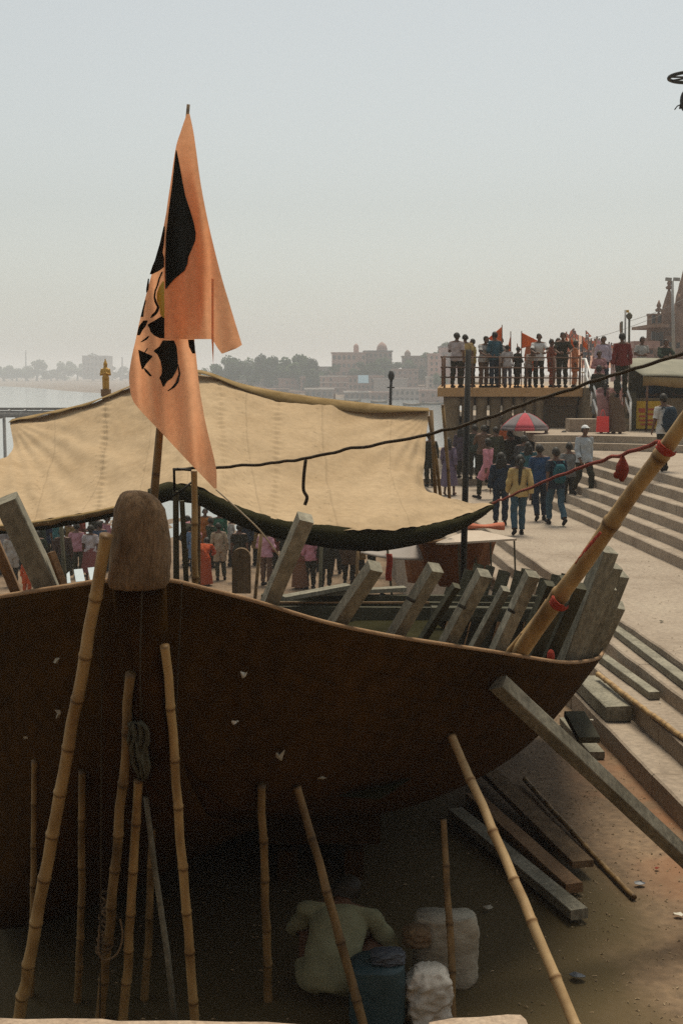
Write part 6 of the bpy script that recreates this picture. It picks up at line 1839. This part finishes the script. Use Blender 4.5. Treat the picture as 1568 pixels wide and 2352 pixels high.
for px, py, lab in ((768, 945, 'red mooring marker behind the canvas ridge'), (899 + 0, 958, 'thin red flag pole on the water')):
    q = on(px, min(py, 935), Z_WATER); b = MB(); b.tube([(q.x, q.y, Z_WATER), (q.x, q.y, Z_WATER + 3.4)], [.32 if px == 768 else .1, .22 if px == 768 else .08], 7); tag(b.build('mooring_marker', 'rust_hull'), lab, 'pole')

# trees: trunk, limbs and a crown of many leaf clumps
def tree_mesh(seed, dense=2600):
    r = random.Random(seed); b = MB()
    tr = MB(); tr.tube([(0, 0, 0), (.02, 0, .2), (0, .02, .45)], [.05, .038, .025], 7)
    lobes = []
    for i in range(9):
        a = r.uniform(0, 6.28); d = r.uniform(.05, .34); z = r.uniform(.30, .86)
        lobes.append((Vector((cos(a) * d, sin(a) * d, z)), r.uniform(.12, .2)))
        tr.tube([(0, 0, .32), (cos(a) * d * .5, sin(a) * d * .5, (.32 + z) / 2), (cos(a) * d, sin(a) * d, z)], [.02, .012, .006], 5)
    for i in range(dense):
        c, R = r.choice(lobes); v = Vector((r.gauss(0, 1), r.gauss(0, 1), r.gauss(0, .8))).normalized() * R * r.random() ** .35
        p = c + v; s = r.uniform(.016, .042)
        x = Vector((r.gauss(0, 1), r.gauss(0, 1), r.gauss(0, 1))).normalized(); y = x.orthogonal().normalized()
        b.add([p + x * s, p + y * s * .8, p - x * s, p - y * s * .7], [(0, 1, 2, 3)])
    return tr, b


TM = []
for sd in range(5):
    tr, cr = tree_mesh(40 + sd)
    a = bpy.data.meshes.new('trunk'); a.from_pydata([tuple(p) for p in tr.v], [], tr.f); a.materials.append(M['bark'])
    c = bpy.data.meshes.new('crown'); c.from_pydata([tuple(p) for p in cr.v], [], cr.f); c.materials.append(M['leaf_far'])
    TM.append((a, c))


def tree(label, px, ybot, ytop, wpx, Y, group):
    p, q = at(px, ybot, Y), at(px, ytop, Y); e = empty('tree', p, label, 'tree', group)
    h = (q.z - p.z); w = wpx * Y / F
    a, c = rng.choice(TM)
    for nm, me in (('trunk', a), ('crown', c)):
        o = bpy.data.objects.new(nm, me); COL.objects.link(o); o.parent = e; o.scale = (w / .85, w / .85, h / 1.0); o.rotation_euler = (0, 0, rng.uniform(0, 6))
    return e


for px, yb, yt, w, Y, lab in [
    (480, 905, 838, 46, 560, 'hazy tree just right of the flag'), (520, 905, 832, 60, 540, 'broad hazy tree right of the flag tail'), (560, 903, 826, 60, 520, 'tall rounded tree left of the pale bluish house'), (606, 905, 803, 70, 500, 'tallest dark tree on the middle shore'), (650, 903, 830, 50, 495, 'smaller tree between the two tallest'), (500, 900, 828, 70, 515, 'wide tree crown right beside the flag edge'), (540, 900, 818, 74, 510, 'wide tree crown under the flag tail'), (585, 898, 812, 70, 505, 'dense tree crown left of the tallest tree'), (630, 900, 814, 66, 490, 'dense tree crown right of the tallest tree'), (668, 900, 810, 70, 486, 'dense tree crown before the large dark tree'), (712, 890, 818, 60, 482, 'dense tree crown left of the palace roof'), (850, 872, 826, 60, 458, 'dense tree crown below the brown palace'), (985, 885, 822, 60, 452, 'dense tree crown right of the turret house'),
    (690, 905, 806, 64, 480, 'large dark tree left of the salmon palace'), (715, 905, 845, 50, 465, 'bushy tree below the left palace end'), (740, 905, 850, 40, 458, 'small tree touching the banded building'), (880, 878, 818, 60, 462, 'green tree right of the brown palace'), (905, 880, 826, 50, 460, 'second green tree behind the lamp post'),
    (935, 882, 822, 44, 462, 'rounded tree left of the turret house'), (960, 880, 835, 46, 455, 'low tree right of the turret'), (1008, 905, 850, 40, 400, 'tree beside the stepped building'), (1028, 850, 783, 60, 440, 'tree above the reddish house at the platform corner'), (985, 835, 806, 40, 460, 'small tree crowning the red-brown house')]:
    tree(lab, px, yb, yt, w, Y, 'trees on the far bank')
r6 = random.Random(3)
sk = [(470, 846), (560, 828), (610, 812), (690, 812), (760, 822), (880, 822), (935, 826), (1000, 808), (1040, 790)]
for i in range(34):
    px = 470 + i * 16.6 + r6.uniform(-5, 5); yt = np.interp(px, [q[0] for q in sk], [q[1] for q in sk]) + r6.uniform(8, 44); h_ = r6.uniform(24, 42)
    tree('hazy green tree among the far houses, %s along the bank from the left' % (['first', 'second', 'third', 'fourth', 'fifth', 'sixth', 'seventh', 'eighth', 'ninth', 'tenth', 'eleventh', 'twelfth', 'thirteenth', 'fourteenth', 'fifteenth', 'sixteenth', 'seventeenth', 'eighteenth', 'nineteenth', 'twentieth', 'twenty-first', 'twenty-second', 'twenty-third', 'twenty-fourth', 'twenty-fifth', 'twenty-sixth', 'twenty-seventh', 'twenty-eighth', 'twenty-ninth', 'thirtieth', 'thirty-first', 'thirty-second', 'thirty-third', 'thirty-fourth'][i]), px, yt + h_, yt, h_ * r6.uniform(.9, 1.4), 445 + r6.uniform(0, 70), 'trees among the far houses')
LL = ['far left treetop at the frame edge', 'low far tree next to the frame edge', 'round far tree left of the thin mast', 'far tree right of the thin mast', 'flat far tree in the left gap', 'rounded far tree left of the block', 'far tree in front of the block', 'dark far tree right of the block', 'far tree left of the golden statue', 'far tree behind the golden statue', 'far tree right of the golden statue', 'last far tree before the flag', 'far tree hidden partly by the flag edge', 'pale far tree on the left shore', 'low pale far shrub on the left shore']
for i, (px, yt, w) in enumerate([(10, 836, 50), (40, 842, 46), (85, 820, 56), (65, 838, 40), (118, 845, 40), (150, 824, 50), (178, 830, 40), (215, 812, 60), (232, 836, 40), (258, 838, 50), (278, 842, 40), (297, 846, 40), (325, 845, 50), (30, 850, 60), (130, 854, 70)]):
    tree(LL[i], px, 876, yt, w, 1180 + i * 8, 'trees on the far left shore')
b = MB(); q = at(60, 876, 1200); b.tube([q, at(60, 805, 1200)], [1.0, .5], 6); tag(b.build('mast', 'grey_metal'), 'thin distant mast above the far left trees', 'mast')
b = MB(); q = at(281, 876, 1200); b.tube([q, at(281, 820, 1200)], [1.2, .6], 6); tag(b.build('mast', 'grey_metal'), 'short distant mast right of the golden statue', 'mast')

# ------------------------------------------------------------------ right background: temple, flags, far crowd on the ghat
mat('temple_stone', (.1600, .0920, .0600), (.2720, .1720, .1200), (.2160, .1320, .0880), scale=.9, bump=.5, bscale=5, fine=.25)
TY = 95.0
tm = empty('temple', (at(1590, 820, TY).x, TY + 4, 2), 'brown sandstone temple with a tall tapering spire at the right edge', 'temple')
c = at(1558, 800, TY)
def spire(px, ybase, ytip, wpx, Y, n=8, nm='spire'):
    p, t = at(px, ybase, Y), at(px, ytip, Y); h = t.z - p.z; w = wpx * Y / F / 2; b = MB(); rings = []
    for i in range(15):
        u = i / 14; r = w * (1 - u ** 1.6) * (1 + .05 * (i % 2)) + .06
        ring = []
        for k in range(24):
            a = 2 * pi * k / 24 + .13; f = 1 + .10 * cos(8 * a)
            ring.append((p.x + r * f * cos(a), Y + 3 + r * f * sin(a), p.z + h * .94 * u))
        rings.append(ring)
    b.loft(rings, cap=True); child(tm, b, nm, 'temple_stone')
    b = MB(); b.lathe((p.x, Y + 3, p.z + h * .92), [(.22, 0), (.3, .15), (.12, .3), (.2, .45), (.03, .9)], 10); child(tm, b, 'finial', 'temple_stone', smooth=True)
spire(1556, 775, 648, 44, TY); spire(1533, 775, 706, 22, TY - 1, nm='side_spire'); spire(1580, 775, 690, 26, TY - 1, nm='side_spire'); spire(1600, 775, 560, 70, TY + 4)
for (x0, x1, y0, y1, d0) in [(1497, 1532, 718, 815, 0), (1530, 1600, 770, 830, 1.0), (1490, 1534, 745, 752, -.2), (1484, 1600, 800, 850, -1)]:
    p, t = at(x0, y1, TY), at(x1, y0, TY); b = MB()
    if x0 == 1497:
        r = (t.x - p.x) / 2; b.lathe(((p.x + t.x) / 2, TY + 2, p.z), [(r, 0), (r, (t.z - p.z) * .62), (r * 1.1, (t.z - p.z) * .64), (r * 1.1, (t.z - p.z) * .68), (r * .98, (t.z - p.z) * .7), (r * .98, (t.z - p.z) * .94), (r * 1.08, (t.z - p.z) * .95), (r * 1.08, t.z - p.z)], 14); child(tm, b, 'round_tower', 'temple_stone')
    else:
        b.box(((p.x + t.x) / 2, TY + 3 + d0, (p.z + t.z) / 2), t.x - p.x, 6, t.z - p.z); child(tm, b, 'wall', 'temple_stone')
for x, y in ((1505, 770), (1514, 772), (1524, 770), (1540, 795), (1556, 796), (1506, 732), (1520, 732)):
    p = at(x, y, TY - .1); b = MB(); b.box((p.x, TY - .05 + (0 if x > 1530 else .78), p.z), .26, .12, .62); child(tm, b, 'window', 'window_dark')
building('pinkish house in front of the temple', 1462, 1500, 800, 835, 88, (.36, .20, .16), 2, 4, 6, None, group='houses beside the temple')
building('low reddish house left of the temple', 1440, 1478, 812, 840, 96, (.34, .17, .13), 1, 4, 6, None, group='houses beside the temple')

# distant ghat full of flags and umbrellas behind the platform
hill = [(1262, 832), (1275, 800), (1290, 782), (1310, 772), (1330, 770), (1352, 778), (1375, 792), (1400, 804), (1425, 814), (1450, 822)]
mat('far_ghat', (.30, .14, .085), (.44, .26, .17), (.36, .19, .12), scale=.6, detail=9, fine=.35)
b = MB(); rows = []
for j in range(8):
    v = j / 7; rows.append([at(x, y + (845 - y) * v + 1.5 * noise.noise(Vector((x * .2, v * 9, 0))), 150 - 28 * v) for x, y in hill])
b.grid(rows); tag(b.build('ghat_terrace', 'far_ghat', smooth=True), kind='structure')
r2 = random.Random(5)
k_ = 0
for x, y in hill[1:-1]:
    for q in range(5):
        px = x + r2.uniform(-11, 11); yy = np.interp(px, [h[0] for h in hill], [h[1] for h in hill]) + r2.uniform(2, 30); Y = 135 - (yy - 770) * .3
        e = empty('pennant', at(px, yy + 6, Y), 'tiny flag on the hazy terrace, %s, in its %s line' % (ORD[k_ % 8] if False else ['far left', 'left', 'left of the top', 'at the top', 'right of the top', 'right', 'far right', 'lowest right'][hill.index((x, y)) - 1], ['outer', 'second', 'third', 'fourth', 'inner'][q]), 'flag', 'tiny flags on the terrace behind the platform')
        hgt = r2.uniform(10, 20); b = MB(); b.tube([at(px, yy + 6, Y), at(px, yy - hgt, Y)], .05, 5); child(e, b, 'pole', 'rail_brown')
        b = MB(); s_ = r2.choice((-1, 1)); b.grid([[at(px, yy - hgt, Y), at(px + s_ * 6, yy - hgt + 6, Y + .2)], [at(px, yy - hgt + r2.uniform(9, 14), Y), at(px + s_ * 6.5, yy - hgt + 8, Y + .2)]]); o = child(e, b, 'cloth', 'small_flag'); solidify(o, .02)
TP = [PINK, ORANGE, WHITE, RED, YEL, BROWN, MAROON, (.4, .3, .25), NAVY]; TN = ['pink', 'orange', 'white', 'red', 'yellow', 'brown', 'maroon', 'beige', 'navy']
SEEN = set()
for i in range(46):
    x = r2.uniform(1268, 1430); yt = np.interp(x, [h[0] for h in hill], [h[1] for h in hill]); yy = r2.uniform(yt + 12, 842); v = (yy - yt) / (845 - yt); Y = 150 - 28 * v - .3
    q = at(x, yy + 4, Y)
    ci = r2.randrange(len(TP)); cj = r2.randrange(len(TP)); zone = ('u' if v < .4 else 'm' if v < .7 else 'l') + ('l' if x < 1320 else 'c' if x < 1375 else 'r')
    while (ci, cj, zone) in SEEN: ci = (ci + 1) % len(TP)
    SEEN.add((ci, cj, zone))
    person('tiny distant person in %s over %s on the %s hazy terrace, %s' % (TN[ci], TN[cj], 'upper' if v < .4 else 'middle' if v < .7 else 'lower', 'left part' if x < 1320 else 'centre' if x < 1375 else 'right part'), q, r2.uniform(-40, 40), r2.choice(('stand', 'arms_bent', 'walk_b')), TP[ci], TP[cj], 1.65, 'kurta', group='crowd on the far terrace')

for px, yb, yt, fl, lab in [(1434, 850, 712, 'flag', 'tall thin flagpole with a small yellow flag'), (1443, 850, 730, 'lamp', 'slim dark lamp post next to the yellow flag'), (1426, 850, 738, 'rag', 'thin pole with a dark furled flag')]:
    Y = 70; e = empty('flagpole' if fl != 'lamp' else 'lamp_post', at(px, yb, Y), lab, 'pole'); b = MB(); b.tube([at(px, yb, Y), at(px + 1, yt, Y)], .06 if fl != 'flag' else .05, 6); child(e, b, 'shaft', 'grey_metal' if fl == 'flag' else 'dark_timber', smooth=True)
    if fl == 'flag':
        b = MB(); b.grid([[at(px + 1 + 8 * u, yt + 6 * v, Y + .1 * sin(u * 5)) for u in (0, .5, 1)] for v in (0, .5, 1)]); o = child(e, b, 'cloth', 'yellow_banner'); solidify(o, .02)
    elif fl == 'lamp':
        b = MB(); b.lathe(at(px + 1, yt, Y), [(.06, -.1), (.16, 0), (.18, .15), (.05, .3)], 8); child(e, b, 'lantern', 'dark_timber', smooth=True)
    else:
        b = MB(); b.loft([[at(px - 3 + 4 * v + 3.0 * sin(pi * min(1, v + .1)) * cos(a), yt + 2 + 46 * v, Y + .05 * sin(a)) for a in [q * pi / 3 for q in range(6)]] for v in [k / 6 for k in range(7)]], cap=True); child(e, b, 'cloth', 'temple_stone')
# street light in front of the temple and ringed lamp mast at the top right
Y = 60; e = empty('street_light', at(1544, 850, Y), 'grey street light with two flat lamp heads before the temple', 'street light')
b = MB(); b.tube([at(1546, 850, Y), at(1543, 645, Y)], [.09, .06], 8); child(e, b, 'pole', 'grey_metal', smooth=True)
for x0, x1 in ((1527, 1541), (1545, 1560)):
    b = MB(); b.bar(at(x0, 641, Y), at(x1, 642, Y), .10, .16); child(e, b, 'lamp_head', 'grey_metal')
Y = 24; mx = at(1590, 180, Y)
e = empty('ring_mast', (mx.x, Y, Z_LAND), 'tall mast with a metal ring at the top right corner', 'mast')
b = MB(); b.tube([(mx.x + 1.1, Y, Z_LAND), (mx.x + 1.1, Y, mx.z + .1), (mx.x + .4, Y, mx.z + .02)], .06, 10); child(e, b, 'shaft', 'black_metal', smooth=True)
c = at(1590, 177, Y); R_ = 52 * Y / F
b = MB(); b.tube([c + Vector((R_ * cos(a), R_ * sin(a), 0)) for a in [q * 2 * pi / 40 for q in range(41)]], .035, 8, cap=False); child(e, b, 'ring', 'black_metal', smooth=True)
for a in (0, pi / 2, pi * .27, pi * .77):
    b = MB(); b.tube([c + Vector((R_ * cos(a), R_ * sin(a), 0)), c - Vector((R_ * cos(a), R_ * sin(a), 0))], .018, 6); child(e, b, 'spoke', 'black_metal', smooth=True)
b = MB(); b.ball(at(1572, 232, Y), .10, .08, .20, 10, 8); b.tube([at(1584, 215, Y), at(1566, 222, Y), at(1560, 250, Y)], .02, 6); b.tube([at(1570, 236, Y), at(1554, 244, Y), at(1548, 252, Y)], .012, 5); child(e, b, 'floodlight', 'black_metal', smooth=True)
for (x0, y0, x1, y1, lab) in [(1443, 738, 1600, 668, 'thin overhead cable from the lamp post to the temple'), (1300, 790, 1520, 722, 'faint overhead cable above the far crowd')]:
    b = MB(); P2 = [at(x0 + (x1 - x0) * t, y0 + (y1 - y0) * t + 7 * sin(pi * t), 72) for t in [k / 16 for k in range(17)]]; b.tube(P2, .016, 4); tag(b.build('cable', 'grey_metal'), lab, 'cable')

# ------------------------------------------------------------------ hazy air
hz = bpy.data.materials.new('haze'); hz.use_nodes = True
n, l = hz.node_tree.nodes, hz.node_tree.links; n.clear()
out = n.new('ShaderNodeOutputMaterial'); vol = n.new('ShaderNodeVolumePrincipled')
vol.inputs['Color'].default_value = (.93, .94, .95, 1); vol.inputs['Density'].default_value = .0008; vol.inputs['Anisotropy'].default_value = .2
l.new(vol.outputs[0], out.inputs['Volume']); M['haze'] = hz
b = MB(); b.box((0, 2000, 16), 6400, 4200, 48)
tag(b.build('haze', 'haze'), kind='stuff')
